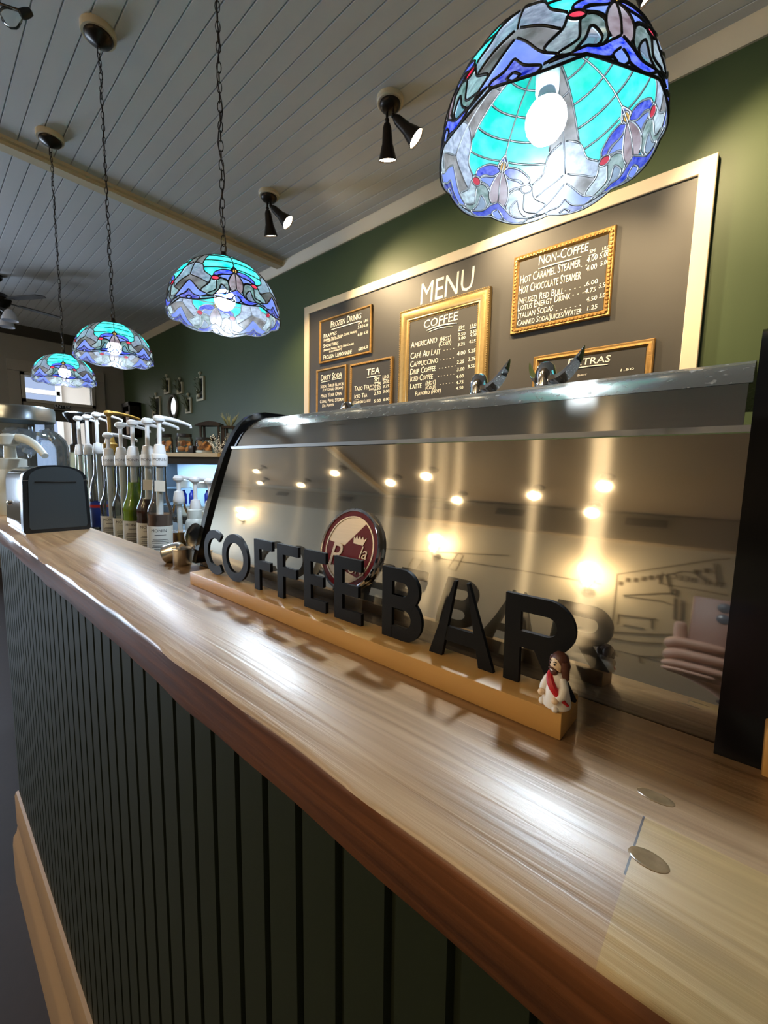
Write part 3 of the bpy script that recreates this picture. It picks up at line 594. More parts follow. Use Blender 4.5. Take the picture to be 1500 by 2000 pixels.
SH = [  # painted in order; u 0..1 is mirrored across each quarter of the dome, v runs from cap to rim
    (SKY, lin([(-0.02, 0.60), (1.02, 0.60), (1.02, 1.06), (-0.02, 1.06)])),
    (TEAL, lin([(-0.02, -0.02), (1.02, -0.02), (1.02, 0.14), (-0.02, 0.14)], 30)), (TEAL, lin([(-0.02, 0.14), (1.02, 0.14), (1.02, 0.28), (-0.02, 0.27)], 30)),
    (TEAL, lin([(-0.02, 0.27), (1.02, 0.28), (1.02, 0.42), (-0.02, 0.40)], 30)), (TEAL, lin([(-0.02, 0.40), (1.02, 0.42), (1.02, 0.56), (-0.02, 0.52)], 30)), (TEAL, lin([(-0.02, 0.52), (1.02, 0.56), (1.02, 0.70), (-0.02, 0.66)], 30)),
    (CLR, lin([(-0.02, 0.955), (1.02, 0.955), (1.02, 1.06), (-0.02, 1.06)])),
    (GBR, catmull([(1.04, -0.02), (0.72, -0.02), (0.75, 0.28), (0.76, 0.48), (0.68, 0.61), (0.52, 0.69), (0.48, 0.78), (0.60, 0.89), (1.04, 0.91)])),
    (GBR, lin([(1.04, -0.02), (0.72, -0.02), (0.745, 0.2), (1.04, 0.22)])),
    (GWH, catmull([(0.76, 0.50), (0.67, 0.62), (0.50, 0.70), (0.55, 0.79), (0.78, 0.72), (1.04, 0.63), (1.04, 0.46)])),
    (WIS, catmull([(0.50, 0.70), (0.56, 0.79), (0.72, 0.86), (0.60, 0.93), (0.42, 0.885), (0.40, 0.775)])),
    (GGR, catmull([(0.40, 0.755), (0.29, 0.71), (0.17, 0.755), (0.14, 0.85), (0.26, 0.935), (0.48, 0.955), (0.60, 0.92), (0.42, 0.87)])),
    (CLR, catmull([(0.30, 0.80), (0.20, 0.86), (0.27, 0.93), (0.45, 0.95), (0.36, 0.88)])),
    (COB, catmull([(0.03, 0.585), (0.12, 0.555), (0.30, 0.57), (0.46, 0.635), (0.43, 0.69), (0.30, 0.645), (0.12, 0.635)])),
    (LIL, catmull([(0.06, 0.615), (0.14, 0.635), (0.30, 0.655), (0.37, 0.69), (0.22, 0.71), (0.13, 0.735)])),
    (MAU, catmull([(-0.03, 0.60), (0.06, 0.61), (0.15, 0.72), (0.13, 0.83), (-0.03, 0.86)])),
    (RED, circ(0.43, 0.712, 0.085, 0.036)),
    (COB, catmull([(-0.02, 0.48), (0.05, 0.515), (0.09, 0.555), (0.04, 0.575), (-0.02, 0.58)])), (AMB, circ(0.0, 0.555, 0.06, 0.034)),
    (COB, catmull([(-0.02, 0.825), (0.10, 0.86), (0.25, 0.925), (0.48, 0.95), (0.30, 1.0), (0.12, 0.975), (-0.02, 0.90)])),
    (LIL, catmull([(-0.03, 0.885), (0.09, 0.95), (-0.03, 1.01)])),
    (LIL, catmull([(1.03, 0.735), (0.92, 0.775), (0.74, 0.875), (0.60, 0.925), (0.75, 0.955), (0.90, 0.92), (1.03, 0.86)])),
    (DBL, catmull([(1.03, 0.85), (0.90, 0.915), (0.74, 0.96), (0.82, 1.01), (1.03, 1.05)])), (LIL, lin([(1.03, 0.925), (0.93, 0.97), (1.03, 1.03)]))]
def lower(v):       # the motifs crowd towards the rim, leaving broad teal arches above
    K_ = [(-0.05, -0.05), (0.0, 0.0), (0.3, 0.37), (0.555, 0.65), (0.712, 0.795), (0.85, 0.905), (0.955, 0.972), (1.0, 1.0), (1.1, 1.1)]
    for (a, b), (c_, d) in zip(K_, K_[1:]):
        if v <= c_: return b+(d-b)*(v-a)/(c_-a)
    return v
SH = [(m_, [(a, lower(b)) for a, b in P]) for m_, P in SH]
def inside(P, x, y):
    c_ = False; j = len(P)-1
    for i in range(len(P)):
        if (P[i][1] > y) != (P[j][1] > y) and x < (P[j][0]-P[i][0])*(y-P[i][1])/(P[j][1]-P[i][1])+P[i][0]: c_ = not c_
        j = i
    return c_
BB = [(min(p[0] for p in P), max(p[0] for p in P), min(p[1] for p in P), max(p[1] for p in P)) for _, P in SH]
def topmost(u_, v_, start=0):
    for k in range(len(SH)-1, start-1, -1):
        b = BB[k]
        if b[0] <= u_ <= b[1] and b[2] <= v_ <= b[3] and inside(SH[k][1], u_, v_): return k
    return -1
DR, DH = 0.19, 0.186
def dome(ang, v, off=0.0):
    a = math.radians(9+81*min(v, 1.0)); r = DR*math.sin(a)**0.96; z = DH*math.cos(a)
    sc_ = max(0, (v-0.80)/0.20); sc_ = sc_*sc_*(3-2*sc_) if sc_ < 1 else 1
    z -= sc_*(0.005+0.011*abs(math.cos(4.5*ang)))
    r += off*math.sin(a); z += off*math.cos(a)
    return (r*math.cos(ang), r*math.sin(ang), z)
def shade_meshes():
    g = MB(); NU, NV = 64, 72
    tab = [[SH[max(0, topmost(abs(-1+2*(i+0.5)/NU), (j+0.5)/NV))][0] for j in range(NV)] for i in range(NU)]
    n = 4*NU
    vs_ = [dome(2*PI*i/n, j/NV) for j in range(NV+1) for i in range(n)]
    g.v = vs_
    for j in range(NV):
        for i in range(n): g.f.append((j*n+i, j*n+(i+1) % n, (j+1)*n+(i+1) % n, (j+1)*n+i)); g.mi.append(tab[i % NU][j]); g.sm.append(True)
    ld = MB()
    for k, (mi, P) in enumerate(SH):
        if k == 0: continue
        run = []
        def flush():
            if len(run) > 1:
                for s6 in range(4):
                    for sg in (-1, 1):
                        pts_ = [dome(PI/4+s6*PI/2+sg*uu*PI/4, vv, 0.0002) for uu, vv in run]; ld.tube(pts_, 0.0022, 4)
            run.clear()
        for q in P+[P[0]]:
            ok = -0.001 <= q[0] <= 1.001 and 0 <= q[1] <= 1.0 and topmost(q[0], q[1], k+1) < 0
            if ok: run.append(q)
            else: flush()
        flush()
    # centre lines of motifs and bands, rim
    for s6 in range(4):
        ld.tube([dome(PI/4+s6*PI/2, v, 0.0002) for v in [0.05*i for i in range(13)]+[0.7, 0.74, 0.78, 0.82, 0.88]], 0.002, 4)
        ld.tube([dome(s6*PI/2, v, 0.0002) for v in [0.05*i for i in range(16)]], 0.002, 4)
    ld.tube([dome(2*PI*i/216, 1.0) for i in range(216)], 0.0021, 5, closed=True)
    return g, ld
g_, l_ = shade_meshes()
CHL = {}
def pendant(loc, label, rotz, first=None, bulb=(0, 0, 0.055)):
    loc = (loc[0]*Q, loc[1]*Q, K+loc[2]*Q); ztop = cz(loc[0]); drop = (ztop-loc[2])/Q
    t = thing('pendant_lamp', label, 'pendant lamp', loc, (0, 0, rotz), 'stained glass pendants over the bar'); t.scale = (Q, Q, Q)
    if first is None:
        sh = g_.build('lamp_shade', GL, t, sharp=3.0); le = l_.build('leading', M_LEAD, sh, sharp=3.0)
        cp_ = MB().lathe([(0.034, DH-0.008), (0.036, DH-0.002), (0.030, DH+0.004), (0.012, DH+0.012), (0.009, DH+0.03), (0.0001, DH+0.031)], 28).build('cap', M_BRONZE, t)
        so = MB().lathe([(0.02, 0.105), (0.021, 0.14), (0.014, 0.165), (0.006, 0.182)], 20).build('socket', M_WHITEP, t)
        bl = MB().lathe([(0.0001, 0.020), (0.012, 0.022), (0.024, 0.029), (0.033, 0.042), (0.036, 0.055), (0.034, 0.068), (0.027, 0.080)], 28, cap=False).build('bulb', emis('daylight_bulb', COOL, BULB), t)
        MB().lathe([(0.0272, 0.0798), (0.018, 0.091), (0.014, 0.106)], 28, cap=False).build('bulb_neck', mat('bulb_neck', (120, 128, 136), 0.4), bl)
    else:
        for ch in first.children:
            if ch.name.split('.')[0] in ('lamp_shade', 'cap', 'socket', 'bulb'):
                c_ = ch.copy(); COL.objects.link(c_); c_.parent = t
                for gg in ch.children: d_ = gg.copy(); COL.objects.link(d_); d_.parent = c_
    m_ = MB(); zz = DH+0.03; pitch = 0.031; i = 0
    big = [(0.011*math.cos(a), 0, zz+0.012+0.016*math.sin(a)) for a in [2*PI*k/16 for k in range(16)]]; m_.tube(big, 0.0022, 6, closed=True); zz += 0.024
    while zz < drop-0.075:
        lk = [(0.0075*math.cos(a), 0, zz+pitch/2+(0.019)*math.sin(a)) for a in [2*PI*k/12 for k in range(12)]]
        m_.tube(lk, 0.0016, 5, M=RZ(PI/2*(i % 2)+0.5), closed=True); zz += pitch; i += 1
    m_.build('chain', M_BRONZE, t)
    cp = [(0.007*math.sin(k*1.1), 0.007*math.cos(k*0.9), DH+0.03+(drop-DH-0.09)*k/40) for k in range(41)]
    MB().tube(cp, 0.0021, 6).build('cord', mat('dark_cord', (40, 32, 40), 0.5) if first is None else bpy.data.materials['dark_cord'], t)
    MB().lathe([(0.0001, drop-0.078), (0.012, drop-0.076), (0.03, drop-0.066), (0.058, drop-0.052), (0.066, drop-0.04), (0.066, drop-0.034)], 36).build('canopy', M_BRONZE, t)
    MB().lathe([(0.078, drop-0.035), (0.080, drop-0.028), (0.080, drop+0.002)], 36).build('mounting_block', M_BEAM, t)
    return t
p0 = pendant((-0.336, 0.811, 0.586), 'nearest stained glass dome pendant, large and cut by the top of the view', math.radians(8))
pendant((-1.467, 0.778, 0.550), 'second stained glass pendant from the camera, above the letter sign', math.radians(28), p0)
pendant((-2.717, 0.782, 0.612), 'third stained glass pendant from the camera, overlapping the farthest one', math.radians(30), p0)
pendant((-3.812, 0.77, 0.636), 'farthest and smallest stained glass pendant, in front of the transom window', math.radians(32), p0)

# ------------------------------------------------------------------ twin ceiling spots
M_SPOTFACE = emis('warm_lamp_face', (1.0, 0.86, 0.62), 30.0)
def twin_spot(loc, label, dirs, powers, group, glow=None):
    """dirs: aim of the two heads"""
    t = thing('twin_spotlight', label, 'spotlight', loc, (0, 0, 0), group); t.scale = (Q, Q, Q)
    MB().lathe([(0.0755, -0.030), (0.082, -0.024), (0.082, 0.004)], 32).build('mounting_block', M_CREAM, t)
    MB().lathe([(0.0001, -0.066), (0.04, -0.062), (0.058, -0.05), (0.064, -0.036), (0.064, -0.028)], 32).build('canopy', M_BRONZE, t)
    for k, (d, pw) in enumerate(zip(dirs, powers)):
        d = Vector(d).normalized(); base = Vector((-0.024 if k == 0 else 0.026, 0.0, -0.062)); kn = base+Vector((0, 0, -0.045))
        M_ = T(*kn) @ look(d)        # local -Z points along the beam
        h_ = MB(); h_.tube([base+Vector((0, 0, 0.012)), kn], 0.008, 8); h_.ball(kn, 0.014, 8)
        h_.lathe([(0.0001, -0.008), (0.018, -0.014), (0.027, -0.036), (0.034, -0.115), (0.038, -0.125), (0.056, -0.19), (0.058, -0.196), (0.0555, -0.196), (0.050, -0.185)], 28, M=M_, cap=False)
        ho = h_.build('head', M_BRONZE, t)
        MB().lathe([(0.0001, -0.188), (0.0495, -0.189)], 28, M=M_, cap=False).build('lamp_face', M_SPOTFACE, ho)
        p_ = kn+d*0.20
        lamp_light('spot_beam', 'SPOT', t, p_, pw, WARM, look(d).to_euler(), 0.035, math.radians(95), 0.7)
    return t
GS = 'twin spotlights along the menu wall'
sp = [(-3.178, 2.095), (-1.827, 2.067), (-0.605, 2.07)]
lb = ['farthest twin spotlight on the ceiling, one head glowing at the camera, by the cross beam', 'middle twin spotlight on the ceiling beside the nearest pendant', 'nearest twin spotlight, mostly hidden behind the large pendant']
for (sx_, sy_), l_b, pa in zip(sp, lb, (1.0, 1.0, 1.0)):
    twin_spot((sx_*Q, sy_*Q, cz(sx_*Q)), l_b, [(-0.22, 0.30, -0.92), (0.52, 0.42, -0.62)], [W_SPOT_BAR*pa, W_SPOT_WALL*pa], GS)
GR = 'small ceiling spots over the customer side'
def room_spot(loc, label, pw=1.0):
    t = thing('ceiling_spot', label, 'spotlight', loc, (0, 0, 0), GR)
    MB().lathe([(0.0001, -0.02), (0.05, -0.018), (0.055, 0.0)], 24).build('canopy', M_BRONZE, t)
    d = Vector((0.1, 0.45, -0.9)).normalized(); kn = Vector((0, 0, -0.06)); M_ = T(*kn) @ look(d)
    h_ = MB(); h_.tube([(0, 0, -0.015), kn], 0.008, 8); h_.lathe([(0.0001, 0.01), (0.02, 0.0), (0.028, -0.05), (0.042, -0.10), (0.040, -0.10), (0.034, -0.085)], 24, M=M_, cap=False)
    ho = h_.build('head', M_BRONZE, t)
    MB().lathe([(0.0001, -0.094), (0.024, -0.096)], 24, M=M_, cap=False).build('lamp_face', M_SPOTFACE, ho)
    lamp_light('spot_beam', 'SPOT', t, kn+d*0.11, W_ROOM*pw, WARM, look(d).to_euler(), 0.03, math.radians(120), 0.8)
for ax, yy, nm in ((-6.48, -2.46, 'front row, farthest'), (-7.04, -2.97, 'back row, farthest'), (-5.70, -2.92, 'back row, second farthest'), (-4.38, -2.41, 'front row, second farthest'), (-3.50, -2.63, 'front row, third farthest'), (-2.70, -3.03, 'back row, third farthest'), (-2.80, -2.40, 'front row, fourth farthest'), (-1.66, -2.75, 'front row, second nearest'), (-0.96, -2.46, 'front row, nearest'), (-1.18, -3.08, 'back row, nearest')):
    room_spot((ax*Q, yy*Q, cz(ax*Q)), 'small ceiling spot over the customer side mirrored in the steel, '+nm, 1.3 if ax < -5 else 1.0)

# ------------------------------------------------------------------ lights on the customer wall (mirrored in the steel)
M_SHADEW = emis('sconce_glow', (1.0, 0.82, 0.55), 22.0)
def sconce(x, z, label):
    t = thing('wall_sconce', label, 'wall lamp', (x, YF, z), (0, 0, 0), 'wall sconces on the customer side')
    MB().lathe([(0.0001, 0.02), (0.05, 0.018), (0.055, 0.0)], 24, M=RX(PI/2)).build('wall_plate', M_BRONZE, t)
    MB().tube([(0, 0.015, 0), (0, 0.09, -0.01), (0, 0.12, 0.03)], 0.009, 8).build('arm', M_BRONZE, t)
    MB().lathe([(0.03, 0.03), (0.05, 0.06), (0.062, 0.10), (0.06, 0.13)], 24, M=T(0, 0.12, 0), cap=False).build('glass_shade', M_GLASS, t)
    MB().ball((0, 0.12, 0.085), 0.032).build('bulb', M_SHADEW, t)
    lamp_light('sconce_light', 'POINT', t, (0, 0.16, 0.2), W_SCONCE, WARM, None, 0.05)
sconce(-2.82*Q, K+1.15*Q, 'wall sconce opposite the bar, the farther of two, mirrored behind the letters')
sconce(-1.08*Q, K+1.04*Q, 'wall sconce opposite the bar, the nearer of two, mirrored above the last letters')

# ------------------------------------------------------------------ menu wall
T_menu = [('MENU', -2.183, 1.376, 0.5, 0.165)]
T_coffee = [('COFFEE', -2.131, 1.171, 0.327, 0.063), ('SM', -1.798, 1.093, 0.051, 0.026), ('LRG', -1.698, 1.088, 0.054, 0.021), ('2.50', -1.803, 1.043, 0.066, 0.024), ('3.50', -1.696, 1.043, 0.055, 0.021), ('3.00', -1.799, 1.013, 0.063, 0.022), ('4.00', -1.695, 1.019, 0.055, 0.02), ('Americano', -2.263, 1.039, 0.267, 0.05), ('(Hot)', -1.969, 1.035, 0.104, 0.036), ('(Cold)', -1.978, 1.001, 0.115, 0.034), ('3.25', -1.801, 0.968, 0.063, 0.024), ('4.25', -1.703, 0.973, 0.055, 0.022), ('Café Au Lait', -2.265, 0.951, 0.305, 0.05), ('4.00', -1.805, 0.899, 0.073, 0.03), ('5.25', -1.71, 0.901, 0.064, 0.027), ('Cappuccino', -2.267, 0.883, 0.285, 0.048), ('2.25', -1.806, 0.837, 0.064, 0.027), ('3.25', -1.705, 0.842, 0.058, 0.026), ('Drip Coffee', -2.266, 0.821, 0.265, 0.048), ('3.00', -1.804, 0.782, 0.067, 0.026), ('3.50', -1.709, 0.789, 0.065, 0.025), ('Iced Coffee', -2.263, 0.764, 0.232, 0.048), ('4.00', -1.809, 0.728, 0.067, 0.025), ('Latte', -2.264, 0.701, 0.121, 0.045), ('(Hot)', -2.102, 0.713, 0.1, 0.035), ('(Cold)', -2.101, 0.678, 0.104, 0.032), ('4.75', -1.808, 0.684, 0.064, 0.025), ('Flavored (Hot)', -2.208, 0.641, 0.257, 0.033), ('4.50', -1.807, 0.643, 0.064, 0.023)]
T_non = [('Non-Coffee', -1.19, 1.378, 0.309, 0.06), ('SM', -0.873, 1.35, 0.034, 0.02), ('LRG', -0.8, 1.346, 0.039, 0.018), ('Hot Caramel Steamer', -1.314, 1.292, 0.391, 0.055), ('4.00', -0.885, 1.301, 0.06, 0.034), ('5.00', -0.813, 1.302, 0.056, 0.031), ('Hot Chocolate Steamer', -1.322, 1.227, 0.405, 0.055), ('4.00', -0.887, 1.25, 0.062, 0.032), ('5.00', -0.806, 1.257, 0.049, 0.027), ('Infused Red Bull', -1.322, 1.16, 0.303, 0.045), ('6.00', -0.882, 1.162, 0.067, 0.027), ('Lotus Energy Drink', -1.323, 1.115, 0.348, 0.043), ('4.75', -0.887, 1.118, 0.063, 0.027), ('5.50', -0.807, 1.128, 0.05, 0.027), ('Italian Sodas', -1.32, 1.065, 0.24, 0.043), ('4.50', -0.877, 1.066, 0.063, 0.025), ('5.00', -0.802, 1.069, 0.048, 0.025), ('Canned Soda/Juices/Water', -1.324, 1.018, 0.423, 0.038), ('1.25', -0.868, 1.012, 0.058, 0.027)]
T_frozen = [('Frozen Drinks', -3.284, 1.423, 0.428, 0.062), ('SM', -2.897, 1.372, 0.05, 0.022), ('LRG', -2.821, 1.373, 0.053, 0.021), ('5.50', -2.901, 1.332, 0.072, 0.028), ('6.00', -2.82, 1.33, 0.053, 0.024), ('Frappes', -3.395, 1.343, 0.197, 0.04), ('(Caramel, Mocha, Mocha, Coffee, Vanilla)', -3.395, 1.312, 0.48, 0.024), ('sugar free available', -3.352, 1.296, 0.229, 0.017), ('Smoothies', -3.401, 1.249, 0.228, 0.037), ('6.00', -2.901, 1.264, 0.063, 0.028), ('6.50', -2.82, 1.266, 0.053, 0.025), ('(Banana, Mango, Peach, Pina Colada', -3.395, 1.215, 0.44, 0.022), ('Strawberry)', -3.311, 1.186, 0.188, 0.02), ('Frozen Lemonade', -3.401, 1.134, 0.418, 0.044), ('6.00', -2.891, 1.131, 0.063, 0.028), ('6.50', -2.819, 1.134, 0.053, 0.025)]
T_dirty = [('Dirty Soda', -3.441, 0.928, 0.318, 0.058), ('Soda, Syrup Flavor', -3.447, 0.853, 0.348, 0.035), ('(optional cream)', -3.414, 0.818, 0.306, 0.031), ('Make Your Own', -3.442, 0.755, 0.319, 0.038), ('Coke, Pepsi, Storm', -3.459, 0.701, 0.356, 0.035), ('Dr Pepper', -3.421, 0.656, 0.181, 0.031)]
T_tea = [('TEA', -2.781, 0.89, 0.163, 0.056), ('SM', -2.685, 0.821, 0.064, 0.037), ('LRG', -2.58, 0.831, 0.069, 0.03), ('Tazo Tea', -2.945, 0.769, 0.199, 0.042), ('sm', -2.736, 0.782, 0.048, 0.019), ('lrg', -2.749, 0.749, 0.061, 0.019), ('2.25', -2.684, 0.778, 0.08, 0.031), ('3.00', -2.575, 0.786, 0.069, 0.027), ('2.50', -2.684, 0.742, 0.081, 0.031), ('3.25', -2.575, 0.75, 0.069, 0.025), ('Iced Tea', -2.944, 0.695, 0.169, 0.039), ('2.50', -2.688, 0.699, 0.085, 0.03), ('3.00', -2.574, 0.704, 0.074, 0.027), ('London Latte', -2.953, 0.645, 0.223, 0.029), ('5.00', -2.687, 0.631, 0.085, 0.028), ('6.00', -2.569, 0.634, 0.069, 0.027)]
T_extras = [('Extras', -0.969, 0.687, 0.25, 0.05), ('Shot', -0.906, 0.617, 0.058, 0.012), ('1.50', -0.659, 0.612, 0.07, 0.014)]
YP = YB-0.022                                    # face of the painted chalkboard panel
TB = RY(TILT)
def frame_mesh(w, h, prof, M, beads=None, brad=0.006, mi=0):
    """mitred moulding round a w x h rectangle hung from its top left corner; prof: (inset, height)"""
    m_ = MB(); n = len(prof); vs_ = []; fs_ = []
    for d, hh in prof: vs_ += [(d, -hh, -d), (w-d, -hh, -d), (w-d, -hh, -h+d), (d, -hh, -h+d)]
    for j in range(n-1):
        for k in range(4): fs_.append((j*4+k, j*4+(k+1) % 4, (j+1)*4+(k+1) % 4, (j+1)*4+k))
    m_.add(vs_, fs_, mi, False, M)
    for (d, hh, stp, rad) in (beads or []):
        P = [(d, -d), (w-d, -d), (w-d, -h+d), (d, -h+d)]
        for k in range(4):
            a, b = Vector(P[k]), Vector(P[(k+1) % 4]); ln = (b-a).length; cnt = max(2, int(ln/stp))
            for i in range(cnt):
                q = a+(b-a)*(i+0.5)/cnt; m_.ball((q.x, -hh, q.y), rad, 3, mi, M, (1.25, 0.8, 1.0))
    return m_
board = thing('menu_board', 'big dark chalkboard panel in a cream frame with MENU painted on it', 'menu board', (-1.99*Q, YB, K+0.4*Q))
BW = 3.446*Q
MBm = T(-3.714*Q, YP, K+1.722*Q) @ TB
par(MB().box(0.05, BW-0.05, 0.0, 0.02, -1.10, -0.05, M=MBm).build('panel', M_BOARD), board)
par(frame_mesh(BW, 1.15, [(0.0, -0.021), (0.0, 0.008), (0.003, 0.011), (0.061, 0.011), (0.064, 0.008), (0.064, -0.001)], MBm).build('frame', M_CREAM), board)
def lettering(name, items, parent, y, off=0.0):
    """items: (text, x, height above eye, width, cap height): each line is fitted to its width"""
    out = MB()
    for t_, x_, z_, wd, hh in items:
        x_, z_, wd, hh = x_*Q, z_*Q, wd*Q, hh*Q; cu = bpy.data.curves.new('tmp', 'FONT'); cu.body = t_; cu.size = hh/0.70; cu.resolution_u = 2; cu.extrude = 0.0004; cu.small_caps_scale = 0.8; cu.shear = 0.08; cu.offset = off
        for i, ch in enumerate(t_):
            if ch.islower(): cu.body_format[i].use_small_caps = True
        ob = bpy.data.objects.new('tmp', cu); COL.objects.link(ob)
        dg_ = bpy.context.evaluated_depsgraph_get(); me = bpy.data.meshes.new_from_object(ob.evaluated_get(dg_))
        xs = [v.co.x for v in me.vertices]; k = wd/max(1e-4, max(xs)-min(xs)); rnd = random.uniform(-0.02, 0.02)
        out.add([v.co.copy() for v in me.vertices], [tuple(p.vertices) for p in me.polygons], 0, False, T(x_, y, K+z_) @ RY(TILT+rnd) @ RX(PI/2) @ Matrix.Diagonal((k, 1, 1, 1)) @ T(-min(xs), 0, 0))
        bpy.data.objects.remove(ob); bpy.data.curves.remove(cu); bpy.data.meshes.remove(me)
    return out
par(lettering('lettering', T_menu, board, YP-0.0006).build('lettering', M_CHALK), board)
def underline(out, x, z, w, y, th=0.005, curve=0.0):
    n = 10; x, z, w, th, curve = x*Q, z*Q, w*Q, th*Q, curve*Q; P = [(x+w*i/n, y, K+z-TILT*w*i/n+curve*math.sin(PI*i/n)) for i in range(n+1)]
    out.tube(P, [th*(0.4+0.6*math.sin(PI*(i+1)/(n+2))) for i in range(n+1)], 4)
def framed(label, x, z, w, h, prof, beads, m_, items, unders, dots=()):
    x, z, w, h = x*Q, z*Q, w*Q, h*Q; prof = [(a*Q, b*Q) for a, b in prof]; beads = [tuple(v*Q for v in b) for b in (beads or [])]
    t = thing('framed_chalkboard', label, 'menu sign', (x+w/2, YP, K+z-h), (0, 0, 0), 'framed price boards')
    M = T(x, YP, K+z) @ TB
    par(frame_mesh(w, h, prof, M, beads).build('frame', m_), t)
    d = prof[-1][0]-0.002
    par(MB().box(d, w-d, -0.012, -0.0005, -h+d, -d, M=M).build('slate', M_SLATE), t)
    L_ = lettering('lettering', items, t, YP-0.0132)
    for uu in unders: underline(L_, uu[0], uu[1], uu[2], YP-0.0132, *uu[3:])
    for (xa, xb_, zz) in dots:
        xa, xb_, zz = xa*Q, xb_*Q, zz*Q; q = xa
        while q < xb_: L_.box(q, q+0.006, YP-0.0136, YP-0.0132, K+zz-TILT*(q-xa), K+zz+0.003-TILT*(q-xa)); q += 0.024
    par(L_.build('lettering', M_CHALK), t)
    return t
P_WIDE = [(0, 0.0), (0, 0.018), (0.006, 0.030), (0.016, 0.026), (0.026, 0.036), (0.05, 0.040), (0.072, 0.030), (0.080, 0.024), (0.088, 0.026), (0.098, 0.018), (0.105, 0.008)]
P_MID = [(0, 0), (0, 0.016), (0.006, 0.024), (0.016, 0.020), (0.028, 0.024), (0.036, 0.016), (0.044, 0.008)]
P_THIN = [(0, 0), (0, 0.018), (0.005, 0.024), (0.014, 0.022), (0.022, 0.012), (0.027, 0.008)]
framed('largest price board headed COFFEE, wide gilt frame under the painted MENU', -2.377, 1.357, 0.844, 0.95, P_WIDE, [(0.006, 0.030, 0.016, 0.0055), (0.100, 0.016, 0.015, 0.0045)], M_GOLD2, T_coffee,
       [(-2.10, 1.150, 0.29, 0.006, 0.012), (-2.085, 1.132, 0.23, 0.004, 0.012), (-1.80, 1.083, 0.055, 0.004), (-1.70, 1.079, 0.055, 0.004)], [(-1.93, -1.82, 0.96), (-1.96, -1.82, 0.89), (-1.97, -1.82, 0.826), (-1.98, -1.82, 0.765), (-1.96, -1.82, 0.70)])
framed('price board headed NON-COFFEE in an ornate gilt frame, highest on the right', -1.364, 1.480, 0.637, 0.515, P_MID, [(0.022, 0.022, 0.022, 0.010)], M_GOLD, T_non,
       [(-1.19, 1.355, 0.20, 0.005, 0.0), (-1.12, 1.352, 0.2, 0.004, 0.0), (-0.875, 1.338, 0.04, 0.003), (-0.80, 1.336, 0.04, 0.003)], [(-0.92, -0.89, 1.285), (-1.01, -0.89, 1.165), (-0.96, -0.89, 1.125), (-1.06, -0.89, 1.055)])
framed('price board headed FROZEN DRINKS in a plain gilt frame, top left', -3.459, 1.526, 0.738, 0.428, P_THIN, None, M_GOLD, T_frozen, [(-3.275, 1.402, 0.41, 0.006, 0.0)])
framed('narrow price board headed DIRTY SODA in a plain gilt frame, lower left corner', -3.512, 1.043, 0.455, 0.56, P_THIN, None, M_GOLD, T_dirty, [(-3.435, 0.912, 0.13, 0.005), (-3.27, 0.915, 0.15, 0.005)])
framed('price board headed TEA in a beaded gilt frame beside DIRTY SODA', -3.003, 1.020, 0.536, 0.56, P_THIN, [(0.014, 0.022, 0.018, 0.007)], M_GOLD, T_tea, [(-2.775, 0.868, 0.17, 0.006), (-2.685, 0.81, 0.06, 0.004), (-2.58, 0.82, 0.065, 0.004), (-2.94, 0.68, 0.05, 0.004)])
framed('price board headed EXTRAS in a gilt frame, low on the right behind the machine', -1.196, 0.787, 0.706, 0.36, P_MID, None, M_GOLD, T_extras, [(-0.95, 0.668, 0.22, 0.004, 0.004)])
# small hanging frames with dried sprigs, an oval mirror and a tall lantern farther along the green wall
M_SPRIG = mat('dried_leaves', (84, 92, 66), 0.7, noise=0.3, nscale=(60, 60, 60)); M_FRAMEC = mat('antique_cream_frame', (198, 192, 164), 0.5); M_DPIC = mat('dark_backing', (52, 56, 50), 0.6)
def clip_frame(x, z, w, h, label, seed):
    x, z, w, h = x*Q, z*Q, w*Q, h*Q; rd = random.Random(seed); t = thing('hanging_frame', label, 'frame', (x+w/2, YB, K+z-h), (0, 0, 0), 'little frames on the green wall')
    M = T(x, YB, K+z) @ TB
    fm_ = frame_mesh(w, h, [(0, 0.0), (0, 0.022), (0.022, 0.022), (0.022, 0.004)], M); par(fm_.build('frame', M_FRAMEC), t)
    par(MB().box(0.02, w-0.02, -0.006, -0.001, -h+0.02, -0.02, M=M).build('backing', M_DPIC), t)
    k = MB(); k.tube([(w/2, -0.012, 0.0), (w/2, -0.012, 0.03)], 0.006, 6, M=M); k.ball((w/2, -0.014, 0.045), 0.02, 6, M=M); par(k.build('hanger', M_FRAMEC), t)
    s = MB()
    for i in range(16):
        a = rd.uniform(-0.9, 0.9); cx_ = w*(0.35+0.3*rd.random()); cz0 = -h*(0.9-0.65*rd.random()); ln = rd.uniform(0.05, 0.11)
        s.tube([(cx_, -0.02, cz0), (cx_+math.sin(a)*ln*0.6-0.02, -0.045, cz0+ln*0.6), (cx_+math.sin(a)*ln*1.2-0.05, -0.055, cz0+ln)], [0.009, 0.014, 0.002], 5, M=M)
    par(s.build('sprig', M_SPRIG), t)
    b = MB(); b.ball((w*0.45, -0.03, -h*0.78), 0.028, 6, M=M, sc=(1, 0.8, 0.8)); par(b.build('flower', M_FRAMEC), t)
clip_frame(-7.555, 1.501, 0.22, 0.245, 'little hanging frame, upper left of the group on the green wall', 1)
clip_frame(-7.04, 1.376, 0.20, 0.175, 'smallest hanging frame, upper middle of the group on the green wall', 2)
clip_frame(-6.345, 1.364, 0.23, 0.345, 'tall hanging frame, rightmost of the group on the green wall', 3)
clip_frame(-8.12, 1.257, 0.36, 0.34, 'hanging frame left of the oval mirror on the green wall', 4)
clip_frame(-6.745, 1.105, 0.19, 0.235, 'hanging frame right of the oval mirror on the green wall', 5)
